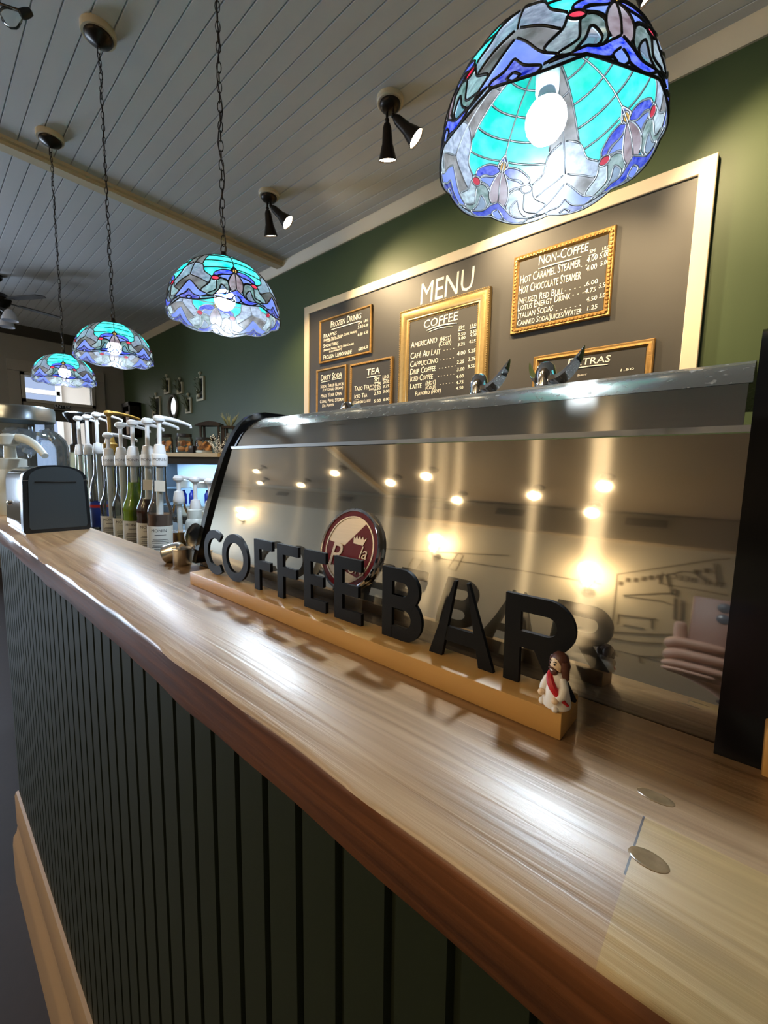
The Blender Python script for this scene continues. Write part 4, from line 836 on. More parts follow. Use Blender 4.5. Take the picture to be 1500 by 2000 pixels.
t = thing('oval_mirror', 'oval mirror in a dark beaded frame on the green wall', 'mirror', (-7.225*Q, YB, K+0.86*Q))
ov = [(0.14*math.cos(a), 0.0, 0.15*math.sin(a)) for a in [2*PI*i/40 for i in range(40)]]
par(MB().tube(ov, 0.02, 8, M=T(-7.225*Q, YB-0.015, K+1.02*Q), closed=True).build('frame', mat('dull_pewter', (120, 116, 104), 0.4, 0.5)), t)
par(MB().prism([(0.13*math.cos(a), 0.14*math.sin(a)) for a in [2*PI*i/40 for i in range(40)]], -0.01, -0.002, 'y', M=T(-7.225*Q, YB, K+1.02*Q)).build('mirror_glass', mat('mirror_glass', (200, 205, 212), 0.08, 1.0)), t)
t = thing('wall_lantern', 'dark open wall lantern with a pale candle at the far end of the green wall', 'lantern', (-8.93*Q, YB, K+0.6*Q))
m = MB(); xl, xr_, za, zb_ = -9.15*Q, -8.72*Q, K+0.6*Q, K+1.24*Q
for xx in (xl, xr_-0.05): m.box(xx, xx+0.05, YB-0.16, YB, za, zb_)
m.box(xl, xr_, YB-0.16, YB, za, za+0.04).box(xl, xr_, YB-0.16, YB, zb_-0.06, zb_).box(xl, xr_, YB-0.02, YB, za, zb_)
par(m.build('frame', M_BRONZE), t)
par(MB().lathe([(0.07, za+0.04), (0.07, zb_-0.14), (0.02, zb_-0.13), (0.004, zb_-0.10)], 20, M=T(-8.93*Q, YB-0.09, 0)).build('candle', mat('pale_pink_wax', (206, 182, 166), 0.5)), t)
t = thing('door_sign', 'small black sign reading ENTER on the rail over the far door', 'sign', (XL+0.02, 1.87*Q, K+1.075*Q))
par(MB().box(XL+0.02, XL+0.035, 1.745*Q, 1.985*Q, K+1.082*Q, K+1.165*Q).build('plate', M_BLACKM), t)
o = text_mesh([('ENTER', 0, 0, 0.066, 'CENTER', 0)], 'lettering', M_WHITEP); o.data.transform(T(XL+0.0358, 1.865*Q, K+1.098*Q) @ RZ(PI/2)); par(o, t)

# ------------------------------------------------------------------ syrup bottles and pumps behind the bar
def liquid(name, rgb, rough=0.05):
    m = thin_glass(name, tuple(s2l(*rgb)[:3]), 0.03, 0.0, 1.3); nt, N, L = nodes(m)
    return m
M_LIME = mat('lime_syrup', (150, 190, 20), 0.1, coat=0.5); M_COLA = mat('brown_syrup', (66, 34, 18), 0.08, coat=0.6); M_TAN = mat('pale_brown_syrup', (152, 120, 104), 0.1, coat=0.5); M_AMBR = mat('amber_syrup', (206, 140, 24), 0.1, coat=0.5)
def pump_head(m_, z0, stem, spout, droop=0.018, r=0.0075, wide=0.019):
    """collar, stem and lever spout pointing to +y"""
    m_.lathe([(0.0215, z0), (0.0215, z0+0.008), (0.019, z0+0.022), (0.0165, z0+0.034), (0.0105, z0+0.036), (r, z0+0.037), (r, z0+stem), (0.011, z0+stem+0.004), (0.014, z0+stem+0.010)], 20, cap=False)
    zt = z0+stem+0.010
    m_.lathe([(0.012, zt-0.004), (wide, zt), (wide+0.0015, zt+0.008), (wide-0.003, zt+0.017), (wide-0.010, zt+0.0195), (0.0001, zt+0.020)], 20, cap=False)
    pts = []; rr = []
    for i in range(11):
        q = i/10; pts.append((0, 0.010+spout*q, zt+0.0105-droop*q**2.0)); rr.append(0.0085-0.003*q)
    pts.append((0, 0.012+spout, zt+0.002-droop)); rr.append(0.0045)
    m_.tube(pts, rr, 10); return zt+0.02
def brand(parent, x, y, z, r, size, ang, txt='MONIN'):
    """word wrapped round a cylinder of radius r, centred on heading ang"""
    cu = bpy.data.curves.new('tmp', 'FONT'); cu.body = txt; cu.size = size; cu.align_x = 'CENTER'; cu.resolution_u = 2
    ob = bpy.data.objects.new('tmp', cu); COL.objects.link(ob); me = bpy.data.meshes.new_from_object(ob.evaluated_get(bpy.context.evaluated_depsgraph_get()))
    vs_ = []
    for v in me.vertices:
        a = ang+v.co.x/r; vs_.append((x+r*math.cos(a), y+r*math.sin(a), z+v.co.y))
    m_ = MB().add(vs_, [tuple(p.vertices) for p in me.polygons], 0, False)
    bpy.data.objects.remove(ob); bpy.data.curves.remove(cu); bpy.data.meshes.remove(me); return m_
FACE = math.atan2(-0.36, 0.93)                # heading from the bottles towards the camera
def syrup(loc, label, rgbm, level, stem, rot, group='syrup pump bottles behind the bar', tagl=True):
    t = thing('syrup_pump_bottle', label, 'syrup bottle', loc, rot if isinstance(rot, tuple) else (0, 0, rot), group)
    body = [(0.0001, 0.002), (0.036, 0.0), (0.0415, 0.005), (0.0425, 0.012), (0.0425, 0.118), (0.0415, 0.128), (0.0432, 0.138), (0.0434, 0.155), (0.0405, 0.172), (0.034, 0.188), (0.0275, 0.208), (0.0242, 0.235), (0.0225, 0.28), (0.0215, 0.325), (0.0215, 0.336)]
    MB().lathe(body, 32, cap=False).build('glass_body', M_GLASS, t)
    if rgbm:
        ins = [(max(0.0001, r-0.0025), z+0.002) for r, z in body if z < level]; last = [(r, z) for r, z in body if z >= level][0]
        MB().lathe(ins+[(last[0]-0.0025, level), (0.0001, level)], 32, cap=False).build('syrup', rgbm, t)
    lb_ = MB(); n = 30; a0, a1 = FACE-1.6, FACE+1.6; R2 = 0.0431
    lb_.add([(R2*math.cos(a0+(a1-a0)*i/n), R2*math.sin(a0+(a1-a0)*i/n), z) for z in (0.008, 0.107) for i in range(n+1)], [(i, i+1, n+2+i, n+1+i) for i in range(n)])
    lo = lb_.build('paper_label', M_WHITEL, t)
    ink = brand(None, 0, 0, 0.086, 0.0434, 0.016, FACE-0.12); 
    for k, (zz, hw) in enumerate(((0.074, 0.45), (0.056, 0.6), (0.050, 0.7), (0.044, 0.7), (0.034, 0.6), (0.028, 0.7), (0.020, 0.5))):
        nn = 12; ink.add([(0.0434*math.cos(FACE-hw+2*hw*i/nn), 0.0434*math.sin(FACE-hw+2*hw*i/nn), zz+dz) for dz in (0, 0.0018) for i in range(nn+1)], [(i, i+1, nn+2+i, nn+1+i) for i in range(nn)])
    ink.build('label_print', M_INK, lo)
    cp_ = MB().lathe([(0.0225, 0.326), (0.0265, 0.330), (0.0270, 0.336), (0.0270, 0.366), (0.0255, 0.371), (0.0215, 0.372)], 28, cap=False).build('cap', M_WHITEP, t)
    brand(None, 0, 0, 0.347, 0.0272, 0.015, FACE).build('cap_print', M_INK, cp_)
    pm = MB(); pump_head(pm, 0.371, stem, 0.105); pm.lathe([(0.012, 0.33), (0.0115, 0.10)], 12); pm.build('pump', M_WHITEP, t)
    if tagl: MB().box(-0.0005, 0.0005, -0.018, 0.018, 0.235, 0.275, M=T(0.0275*math.cos(FACE), 0.0275*math.sin(FACE), 0) @ RZ(FACE-0.35)).build('neck_tag', M_WHITEL, t)
    return t
syrup((-1.671, 0.600, ZB), 'syrup pump bottle nearest the espresso machine, pale brown syrup with white label', M_TAN, 0.150, 0.112, (-0.012, 0.045, 0.03))
syrup((-1.793, 0.604, ZB), 'syrup pump bottle with dark brown syrup, between the lime one and the nearest one', M_COLA, 0.200, 0.112, (-0.01, 0.035, 0.0))
syrup((-1.908, 0.590, ZB), 'syrup pump bottle with bright lime green syrup', M_LIME, 0.262, 0.112, (-0.01, 0.03, -0.04), tagl=False)
syrup((-2.03, 0.590, ZB), 'empty clear syrup pump bottle just left of the lime green one', None, 0, 0.112, 0.02, tagl=False)
syrup((-2.16, 0.578, ZB), 'empty clear syrup pump bottle with its pump pressed low, leftmost of the front row', None, 0, 0.075, 0.0, tagl=False)
def tall_pump(loc, label, mt, zt, spout, body_prof, mbody, stem, blue=False, rotz=0.0, cat='pump bottle', group='plain pump bottles behind the syrups'):
    t = thing('pump_bottle', label, cat, loc, (0, 0, rotz), group)
    MB().lathe(body_prof, 28, cap=False).build('bottle_body', mbody, t)
    pm = MB(); pump_head(pm, zt, stem, spout); pm.lathe([(0.010, zt), (0.0095, zt*0.3)], 10); pm.lathe([(0.0215, zt-0.018), (0.0225, zt-0.016), (0.0225, zt+0.002)], 20, cap=False); pm.build('pump', mt, t)
    if blue:
        l_ = MB().lathe([(0.0462, 0.03), (0.0462, 0.155)], 32, cap=False).build('blue_label', mat('blue_label', (28, 58, 150), 0.4), t)
        MB().lathe([(0.0465, 0.125), (0.0465, 0.14)], 32, cap=False).build('red_band', mat('red_band', (190, 40, 40), 0.4), l_)
    return t
clearb = [(0.0001, 0.002), (0.042, 0.0), (0.045, 0.006), (0.045, 0.20), (0.036, 0.25), (0.024, 0.29), (0.021, 0.33), (0.021, 0.40), (0.021, 0.415)]
slim = [(0.0001, 0.002), (0.036, 0.0), (0.038, 0.006), (0.038, 0.20), (0.030, 0.24), (0.022, 0.28), (0.021, 0.38), (0.021, 0.40)]
tall_pump((-2.682, 0.586, ZB), 'clear bottle with a white pump, leftmost of three tall white pumps', M_WHITEP, 0.405, 0.08, slim, M_GLASS, 0.155)
tall_pump((-2.575, 0.600, ZB), 'clear bottle with a white pump, middle of three tall white pumps', M_WHITEP, 0.405, 0.08, slim, M_GLASS, 0.155)
tall_pump((-2.432, 0.606, ZB), 'clear bottle with a blue label and a white pump, just left of the gold pump', M_WHITEP, 0.405, 0.10, clearb, M_GLASS, 0.155, True)
# gold sauce pump
t = tall_pump((-2.27, 0.615, ZB), 'clear bottle with a gold pump among the white pumps', M_GOLDP, 0.43, 0.12, slim, M_GLASS, 0.125)
MB().lathe([(0.0275, 0.335), (0.0275, 0.395), (0.031, 0.397), (0.031, 0.43), (0.022, 0.437)], 28).build('gold_collar', M_GOLDP, t)
# shorter white pumps and a clear amber bottle right by the machine
t = tall_pump((-1.763, 0.713, ZB), 'clear round bottle with a low pool of amber syrup, right of the nearest syrup bottle', M_WHITEP, 0.192, 0.07, [(0.0001, 0.002), (0.044, 0.0), (0.047, 0.006), (0.047, 0.09), (0.045, 0.12), (0.034, 0.145), (0.024, 0.16), (0.022, 0.19)], M_GLASS, 0.07)
MB().lathe([(0.0001, 0.004), (0.043, 0.004), (0.0445, 0.062), (0.0001, 0.062)], 28, cap=False).build('syrup', M_AMBR, t)
jug = [(0.0001, 0.001), (0.037, 0.0), (0.040, 0.005), (0.040, 0.105), (0.034, 0.118), (0.031, 0.122), (0.031, 0.156), (0.024, 0.160)]
tall_pump((-1.662, 0.735, ZB), 'white plastic jug with a short white pump beside the machine', M_WHITEP, 0.161, 0.07, jug, M_PLASTIC_T, 0.098)
tall_pump((-1.572, 0.752, ZB), 'white plastic jug with a short white pump, half hidden by the machine end', M_WHITEP, 0.161, 0.07, jug, M_PLASTIC_T, 0.094)
# ------------------------------------------------------------------ things on the bar, left end
t = thing('napkin_dispenser', 'napkin dispenser with a black face and chrome body on the left end of the bar', 'napkin dispenser', (-1.45, 0.234, ZT))
def arch(hw, h0, h1, n=12, rr=0.02, lean=0.004):
    """outline in (y,z): slightly leaning sides, rounded shoulders, arched top"""
    P = [(-hw+0.004, 0.0), (hw-0.004, 0.0), (hw, 0.006)]
    P += [(hw-lean*q, 0.006+(h0-0.006)*q) for q in (0.3, 0.6, 1.0)]
    for i in range(1, n): q = i/n; a = PI*q; P.append(((hw-lean)*math.cos(a), h0+(h1-h0)*math.sin(a)**0.72))
    P += [(-hw+lean*q, 0.006+(h0-0.006)*q) for q in (1.0, 0.6, 0.3)]+[(-hw, 0.006)]
    return P
cy0 = 0.234
A0 = [(a+cy0, b+ZT) for a, b in arch(0.069, 0.128, 0.168)]
par(MB().prism(A0, -1.352, -1.318, 'x').build('black_bezel', mat('charcoal_plastic', (26, 30, 34), 0.3)), t)
A1 = [(a*0.86+cy0+0.002, b*0.92+ZT+0.009) for a, b in arch(0.069, 0.128, 0.168)]
fp = par(MB().prism(A1, -1.320, -1.3155, 'x').build('face_plate', mat('dark_slate_plastic', (56, 65, 71), 0.45)), t)
par(MB().box(-1.3157, -1.3145, cy0-0.042, cy0+0.042, ZT+0.124, ZT+0.128, bev=0.0005).build('slot', M_BLACKM), t)
par(MB().box(-1.3535, -1.3165, cy0-0.0675, cy0+0.0675, ZT+0.1295, ZT+0.1305).build('seam', M_STEELD), t)
A2 = [(a*0.985+cy0, b*0.985+ZT+0.001) for a, b in arch(0.069, 0.128, 0.168)]
par(MB().prism(A2, -1.60, -1.352, 'x').build('chrome_body', M_CHROME), t)
par(MB().ball((-1.53, cy0-0.069, ZT+0.065), 0.007, 8, sc=(1, 0.6, 1)).build('knob', M_CHROME), t)
# big glass jar with a metal lid
jx, jy = -2.20, 0.435
t = thing('glass_jar', 'big clear glass jar with a wide metal lid behind the napkin dispenser', 'jar', (jx, jy, ZT))
JP = [(0.0001, 0.002), (0.145, 0.0), (0.158, 0.012), (0.158, 0.245), (0.150, 0.28), (0.128, 0.307), (0.110, 0.32), (0.110, 0.37)]
t.location = (jx-0.11, jy-0.13, ZT)
MB().lathe(JP, 40, cap=False).build('glass_body', thin_glass('jar_glass', (0.88, 0.94, 0.96), 0.03, 0.03, 1.4), t)
MB().lathe([(0.112, 0.352), (0.117, 0.355), (0.117, 0.403), (0.113, 0.410), (0.0001, 0.411)], 40, cap=False).build('lid', mat('brushed_lid', (170, 178, 182), 0.28, 0.9), t)
m = MB(); rd = random.Random(3)
for i in range(46):
    a = rd.uniform(0, 2*PI); r = rd.uniform(0, 0.105); z = 0.225+rd.uniform(0, 0.09); s_ = 0.022
    if r > 0.085 and z > 0.285: continue
    m.box(-s_, s_, -s_*0.7, s_*0.7, -0.006, 0.006, M=T(r*math.cos(a), r*math.sin(a), z) @ Euler((rd.uniform(0, 3), rd.uniform(0, 3), rd.uniform(0, 3))).to_matrix().to_4x4(), bev=0.004)
wr = m.build('wrapped_mints', thin_glass('cellophane', (0.78, 0.84, 0.98), 0.12, 0.35, 1.4), t); wr['kind'] = 'stuff'
# wider counter end that the jar stands on
tag(MB().box(-2.9, -2.2, YK+0.002, 0.48, ZT-0.0436, ZT, bev=0.002).build('side_counter', M_WOOD), 'short wooden counter end behind the bar top, under the big glass jar', 'counter')
# sauce pump with a broad translucent lever, and a stack of cup lids beside a dark cup
t = thing('sauce_pump', 'large translucent white sauce pump arching over the napkin dispenser at the left edge', 'pump bottle', (-1.93, 0.222, ZT))
MB().lathe([(0.0001, 0.001), (0.048, 0.0), (0.05, 0.006), (0.05, 0.14), (0.043, 0.155), (0.04, 0.165)], 28, cap=False).build('bottle_body', M_PLASTIC_T, t)
m = MB(); m.lathe([(0.043, 0.15), (0.044, 0.19), (0.018, 0.195), (0.016, 0.235), (0.026, 0.24), (0.028, 0.268), (0.02, 0.276), (0.0001, 0.278)], 24, cap=False)
pp = [(0.0+0.20*q, 0.02+0.045*q, 0.262-0.062*q**2.2) for q in [i/12 for i in range(13)]]
m.tube([(p[0]*0.9, p[1], p[2]) for p in pp], [0.017-0.007*i/12 for i in range(13)], 12); m.build('pump', M_PLASTIC_T, t)
for k in range(5):
    z = ZT+0.001+0.0085*k
    o = MB().lathe([(0.0001, 0.0065), (0.036, 0.0065), (0.041, 0.005), (0.0425, 0.0005), (0.039, 0.0)], 24, cap=False).build('cup_lid', mat('cream_lid', (206, 200, 160), 0.4) if k == 0 else bpy.data.materials['cream_lid'], None, (-2.06, 0.215, z))
    tag(o, ('bottom', 'second lowest', 'middle', 'second highest', 'top')[k]+' cream plastic lid in the low stack at the far left of the bar', 'cup lid', 'stack of cup lids')
# black pump on a tall clear bottle behind the jar
M_BLKP = mat('black_plastic', (20, 20, 22), 0.35)
t = thing('soap_pump', 'tall bottle with a black pump standing behind the big glass jar', 'pump bottle', (-2.80, 0.60, ZB), (0, 0, -0.5))
MB().lathe([(0.0001, 0.001), (0.043, 0.0), (0.045, 0.006), (0.045, 0.36), (0.036, 0.40), (0.02, 0.41)], 28, cap=False).build('bottle_body', thin_glass('pale_green_bottle', (0.8, 0.92, 0.82), 0.05, 0.25, 1.35), t)
m = MB(); m.lathe([(0.036, 0.405), (0.036, 0.44), (0.03, 0.445), (0.021, 0.45), (0.021, 0.56), (0.03, 0.565), (0.052, 0.60), (0.055, 0.612), (0.04, 0.62), (0.0001, 0.622)], 24, cap=False); m.tube([(0, 0, 0.605), (0, 0.07, 0.61), (0, 0.11, 0.60)], 0.012, 8); m.build('pump', M_BLKP, t)
# steel cups lying at the end of the bar by the machine
t = thing('steel_cup', 'shiny steel cup tipped on its rim on the bar beside the machine end', 'metal cup', (-0.742, 0.296, ZT+0.0005), (0, 0, 0))
Mc = T(0, 0, 0.0145) @ RZ(math.radians(200)) @ RY(math.radians(118))
t.location = (-0.7445, 0.2905, ZT+0.0015)
MB().lathe([(0.0001, -0.017), (0.009, -0.0165), (0.0135, -0.013), (0.0155, -0.004), (0.0165, 0.012), (0.0178, 0.0145), (0.0172, 0.0152), (0.0152, 0.012), (0.0142, -0.004), (0.0001, -0.014)], 28, M=T(0, 0, 0.0165) @ RZ(math.radians(215)) @ RY(math.radians(112)), cap=False).build('cup_body', M_STEELD, t)
t = thing('steel_cup', 'small upright steel cup tucked against the black machine end', 'metal cup', (-0.7165, 0.2915, ZT))
MB().lathe([(0.0001, 0.0005), (0.0135, 0.0), (0.0148, 0.003), (0.0150, 0.024), (0.0162, 0.0275), (0.0156, 0.0285), (0.0140, 0.0265), (0.0135, 0.003), (0.0001, 0.0025)], 28, cap=False).build('cup_body', M_STEELD, t)
t = thing('steel_scoop', 'round steel scoop bowl standing on edge against the machine end, above the small cups', 'scoop', (-0.7165, 0.303, ZT+0.029), (0, 0, 0))
Ms = T(0.004, 0.006, 0.0205) @ RZ(math.radians(-62)) @ RX(math.radians(82))
MB().lathe([(0.0001, 0.010), (0.009, 0.0088), (0.0155, 0.005), (0.0198, -0.001), (0.0205, -0.0015), (0.019, 0.0), (0.0145, 0.0038), (0.0001, 0.0085)], 32, M=Ms, cap=False).build('bowl', M_STEELD, t)
MB().tube([(0.006, 0.004, 0.001), (0.012, 0.012, -0.012), (0.016, 0.018, -0.026)], 0.0028, 8).build('handle', M_STEELD, t)
# wooden block at the right end behind the bar top
tag(MB().box(0.0128, 0.12, 0.2905, 0.307, ZT, ZT+0.027, bev=0.001).build('wooden_block', M_PINE), 'small wooden block at the right edge beside the black machine end', 'block')

# ------------------------------------------------------------------ display fridge with cookie jars on top, turned towards the room
FX, FY, FZ = -3.28, 1.42, K+0.129              # middle of the front edge and height of the top
ang = math.atan2(-0.7428, 0.6626)              # outward heading of its front
Mf = T(FX, FY, 0) @ RZ(ang+PI/2)               # local -y faces out, x to the right
rootf = thing('display_fridge', 'black glass fronted countertop fridge with blue lit shelves and a tan top board', 'fridge', (FX, FY, K-0.40), (0, 0, ang+PI/2))
zb0 = K-0.40; hF = FZ-zb0
def L(mb, name, m_, root=rootf): return mb.build(name, m_, root)
M_FR = mat('fridge_black', (14, 15, 17), 0.3); M_FIN = mat('fridge_interior', (200, 212, 224), 0.4)
f = MB(); f.box(-0.36, -0.285, 0.02, 0.40, 0, hF-0.03).box(0.225, 0.30, 0.02, 0.40, 0, hF-0.03).box(-0.36, 0.30, 0.38, 0.40, 0, hF-0.03).box(-0.36, 0.30, 0.02, 0.40, 0, 0.03).box(-0.36, 0.30, 0.02, 0.06, hF-0.085, hF-0.03).box(-0.36, 0.30, 0.06, 0.40, hF-0.042, hF-0.03)
L(f, 'cabinet', M_FR)
L(MB().box(-0.37, 0.215, -0.005, 0.42, hF-0.03, hF), 'top_board', mat('tan_board', (176, 156, 124), 0.5))
L(MB().box(-0.285, 0.225, 0.372, 0.379, 0.03, hF-0.085), 'back_lining', M_FIN)
for z in (0.25, 0.12): L(MB().box(-0.284, 0.224, 0.04, 0.37, z, z+0.006), 'shelf', M_PANE)
L(MB().box(-0.285, 0.225, 0.022, 0.026, 0.03, hF-0.085), 'glass_door', M_PANE)
L(MB().box(-0.27, 0.21, 0.07, 0.09, hF-0.060, hF-0.052), 'light_strip', emis('fridge_strip', (0.45, 0.68, 1.0), 26.0))
fl = bpy.data.lights.new('fridge_glow', 'AREA'); fl.energy = 2.2; fl.color = (0.4, 0.66, 1.0); fl.shape = 'RECTANGLE'; fl.size = 0.46; fl.size_y = 0.12
fo = bpy.data.objects.new('fridge_glow', fl); COL.objects.link(fo); fo.parent = rootf; fo.location = (-0.03, 0.14, hF-0.065)
def atf(x, y, z): return tuple((Mf @ Vector((x, y, 0)))[:2])+(z,)
def put(mb, name, m_, x, y, z, label, cat, group=None): return tag(mb.build(name, m_, None, atf(x, y, z), (0, 0, ang+PI/2)), label, cat, group)
tub = lambda r, h: MB().lathe([(0.0001, 0), (r*0.85, 0), (r, h*0.86), (r*1.08, h*0.87), (r*1.08, h), (0.0001, h)], 24, cap=False)
M_TUB = mat('white_tub', (232, 240, 240), 0.35)
zs = zb0+0.257
put(tub(0.056, 0.062), 'food_tub', M_TUB, -0.10, 0.12, zs, 'white food tub on the top shelf of the fridge, left of two', 'tub', 'white tubs in the fridge')
put(tub(0.056, 0.042), 'food_tub', M_TUB, 0.045, 0.12, zs, 'lower white food tub on the top shelf of the fridge, right of two', 'tub', 'white tubs in the fridge')
put(tub(0.055, 0.055), 'food_tub', M_TUB, 0.165, 0.15, zs, 'white food tub at the right end of the top shelf in the fridge', 'tub', 'white tubs in the fridge')
M_BLUB = mat('blue_bottle', (30, 60, 190), 0.25)
for k, (x, lb_) in enumerate(((-0.115, 'blue bottle on the middle fridge shelf, leftmost of three'), (-0.05, 'blue bottle on the middle fridge shelf, centre of three'), (0.075, 'blue bottle on the middle fridge shelf, rightmost of three'))):
    put(MB().lathe([(0.0001, 0), (0.022, 0), (0.023, 0.004), (0.023, 0.075), (0.010, 0.095), (0.010, 0.11), (0.0001, 0.111)], 18, cap=False), 'drink_bottle', M_BLUB, x, 0.12, zb0+0.1265, lb_, 'bottle', 'blue bottles in the fridge')
for k, (x, lb_) in enumerate(((-0.10, 'white carton on the bottom of the fridge, left'), (0.05, 'white carton on the bottom of the fridge, right'))):
    put(MB().box(-0.055, 0.055, -0.04, 0.04, 0, 0.075, bev=0.004), 'carton', M_TUB, x, 0.14, zb0+0.0305, lb_, 'carton', 'white cartons in the fridge')
# stand below
t = thing('fridge_stand', 'dark cabinet carrying the display fridge', 'cabinet', (FX, FY, 0), (0, 0, ang+PI/2))
MB().box(-0.38, 0.32, 0.0, 0.42, 0.0, zb0-0.001).build('cabinet_body', M_BLACKM, t)
# cookie jars
M_COOK = mat('golden_cookie', (196, 128, 60), 0.7, noise=0.35, nscale=(70, 70, 70), bump=0.5)
M_LIDB = mat('black_lid', (22, 22, 24), 0.4)
jars = [(-0.275, 0.16, 0.0, 'cookie jar with a black lid on the fridge top, leftmost, behind the pumps'), (-0.105, 0.14, 0.0, 'cookie jar with a black lid on the fridge top, middle of three'), (0.063, 0.11, 0.0, 'squat cookie jar with a black lid on the fridge top, rightmost of three')]
ck = MB(); nn = 20
ck.lathe([(0.0001, -0.006), (0.020, -0.006), (0.026, -0.002), (0.027, 0.002), (0.022, 0.006), (0.010, 0.008), (0.0001, 0.0075)], nn, cap=False)
c0 = None; rd = random.Random(11)
for k, (x, y, dz, lb_) in enumerate(jars):
    p = atf(x, y, FZ+0.0005); hh = 0.125 if k == 2 else 0.155
    t = thing('cookie_jar', lb_, 'jar', p, (0, 0, 0), 'cookie jars on the fridge')
    MB().lathe([(0.0001, 0.002), (0.058, 0.0), (0.064, 0.006), (0.064, hh*0.72), (0.052, hh*0.85), (0.05, hh*0.9)], 28, cap=False).build('glass_body', M_GLASS, t)
    MB().lathe([(0.051, hh*0.84), (0.056, hh*0.85), (0.056, hh*1.0), (0.0001, hh*1.01)], 28, cap=False).build('lid', M_LIDB, t)
    if k == 2: MB().lathe([(0.0001, 0.004), (0.061, 0.004), (0.061, 0.022), (0.0001, 0.022)], 28, cap=False).build('paper_liner', M_WHITEL, t)
    for j in range(6):
        a = 2*PI*j/3+0.4*k+(j//3)*0.9; z = 0.03+(0.0 if j < 3 else (0.030 if k == 2 else 0.045))+(0.010 if k == 2 else 0)
        loc = (p[0]+0.028*math.cos(a), p[1]+0.028*math.sin(a), p[2]+z+0.006); rot = (rd.uniform(0.6, 1.3), rd.uniform(-0.4, 0.4), a+rd.uniform(-0.4, 0.4))
        wh = ('leftmost', 'middle', 'rightmost')[k]
        if c0 is None: c0 = tag(ck.build('cookie', M_COOK, None, loc, rot), 'golden cookie inside the leftmost cookie jar', 'cookie', 'cookies in the leftmost jar'); continue
        dup(c0, loc, rot, f'golden cookie inside the {wh} cookie jar', f'cookies in the {wh} jar')
# black cube, two open lanterns, grass pot, spray of white berries
put(MB().box(-0.018, 0.018, -0.03, 0.03, 0, 0.058, bev=0.003), 'black_box', M_BLKP, -0.021, 0.09, FZ+0.0005, 'small plain black box between the two right cookie jars', 'box')
def lantern(x, y, w, h, label, bird):
    t = thing('open_lantern', label, 'lantern', atf(x, y, FZ+0.0005), (0, 0, ang+PI/2), 'dark open lanterns on the fridge')
    m = MB()
    for sx in (-1, 1):
        for sy in (-1, 1): m.box(sx*w-0.008, sx*w+0.008, sy*0.035-0.008, sy*0.035+0.008, 0, h)
    m.box(-w-0.008, w+0.008, -0.043, 0.043, 0, 0.012).box(-w-0.012, w+0.012, -0.047, 0.047, h-0.02, h)
    m.build('frame', M_BRONZE, t)
    if bird:
        MB().prism([(-w-0.05, h-0.02), (-w, h+0.005), (0, h+0.02), (w*0.8, h+0.012), (w+0.02, h-0.015), (0, h-0.02)], -0.05, 0.05, 'y').build('roof', M_BRONZE, t)
        m = MB(); m.ball((0, 0, h*0.5), 0.022, 8, sc=(1.4, 0.7, 0.8)); m.tube([(0.015, 0, h*0.52), (0.04, 0, h*0.62)], [0.010, 0.003], 6); m.tube([(0, 0, h*0.42), (0, 0, 0.012)], 0.003, 6); m.build('bird', M_BLACKM, t)
    else:
        m = MB(); r2 = random.Random(4)
        for i in range(22): a = r2.uniform(-1, 1); m.tube([(a*0.02, 0, h), (a*0.05, r2.uniform(-.02, .02), h+0.05), (a*0.09, r2.uniform(-.03, .03), h+r2.uniform(0.07, 0.12))], [0.003, 0.0025, 0.0008], 4)
        m.build('grass_tuft', mat('dry_grass', (132, 138, 104), 0.7), t)
        MB().box(-w*0.6, w*0.6, -0.02, 0.02, 0.012, h*0.75).build('pale_panel', mat('pale_grey_panel', (150, 156, 156), 0.6), t)
lantern(0.045, 0.31, 0.075, 0.255, 'dark open lantern with a perched bird behind the rightmost cookie jar', True)
lantern(0.205, 0.30, 0.04, 0.235, 'narrow dark lantern topped with dry grass, right of the bird lantern', False)
t = thing('berry_spray', 'spray of thin twigs with tiny white berries at the right end of the fridge top', 'twigs', atf(0.20, 0.05, FZ+0.0005), (0, 0, ang+PI/2))
m = MB(); b = MB(); r3 = random.Random(9)
for i in range(14):
    a = r3.uniform(-1.1, 1.1); ln = r3.uniform(0.08, 0.17); dy = r3.uniform(-0.02, 0.03); P0 = Vector((r3.uniform(-0.03, 0.03), 0, 0.003)); P1 = P0+Vector((math.sin(a)*ln*0.9, dy, math.cos(a)*ln*0.95)); P1.x = max(-0.065, min(0.08, P1.x))
    m.tube([P0, (P0+P1)/2+Vector((0, 0, 0.008)), P1], [0.0016, 0.0012, 0.0006], 4)
    for q in (0.3, 0.5, 0.65, 0.8, 0.9, 1.0): b.ball(P0+(P1-P0)*q+Vector((r3.uniform(-.006, .006), r3.uniform(-.006, .006), 0.004)), 0.0042, 4)
m.build('stems', mat('pale_twig', (190, 180, 160), 0.6), t); bb = b.build('berries', mat('white_berry', (240, 238, 230), 0.3), t); bb['kind'] = 'stuff'

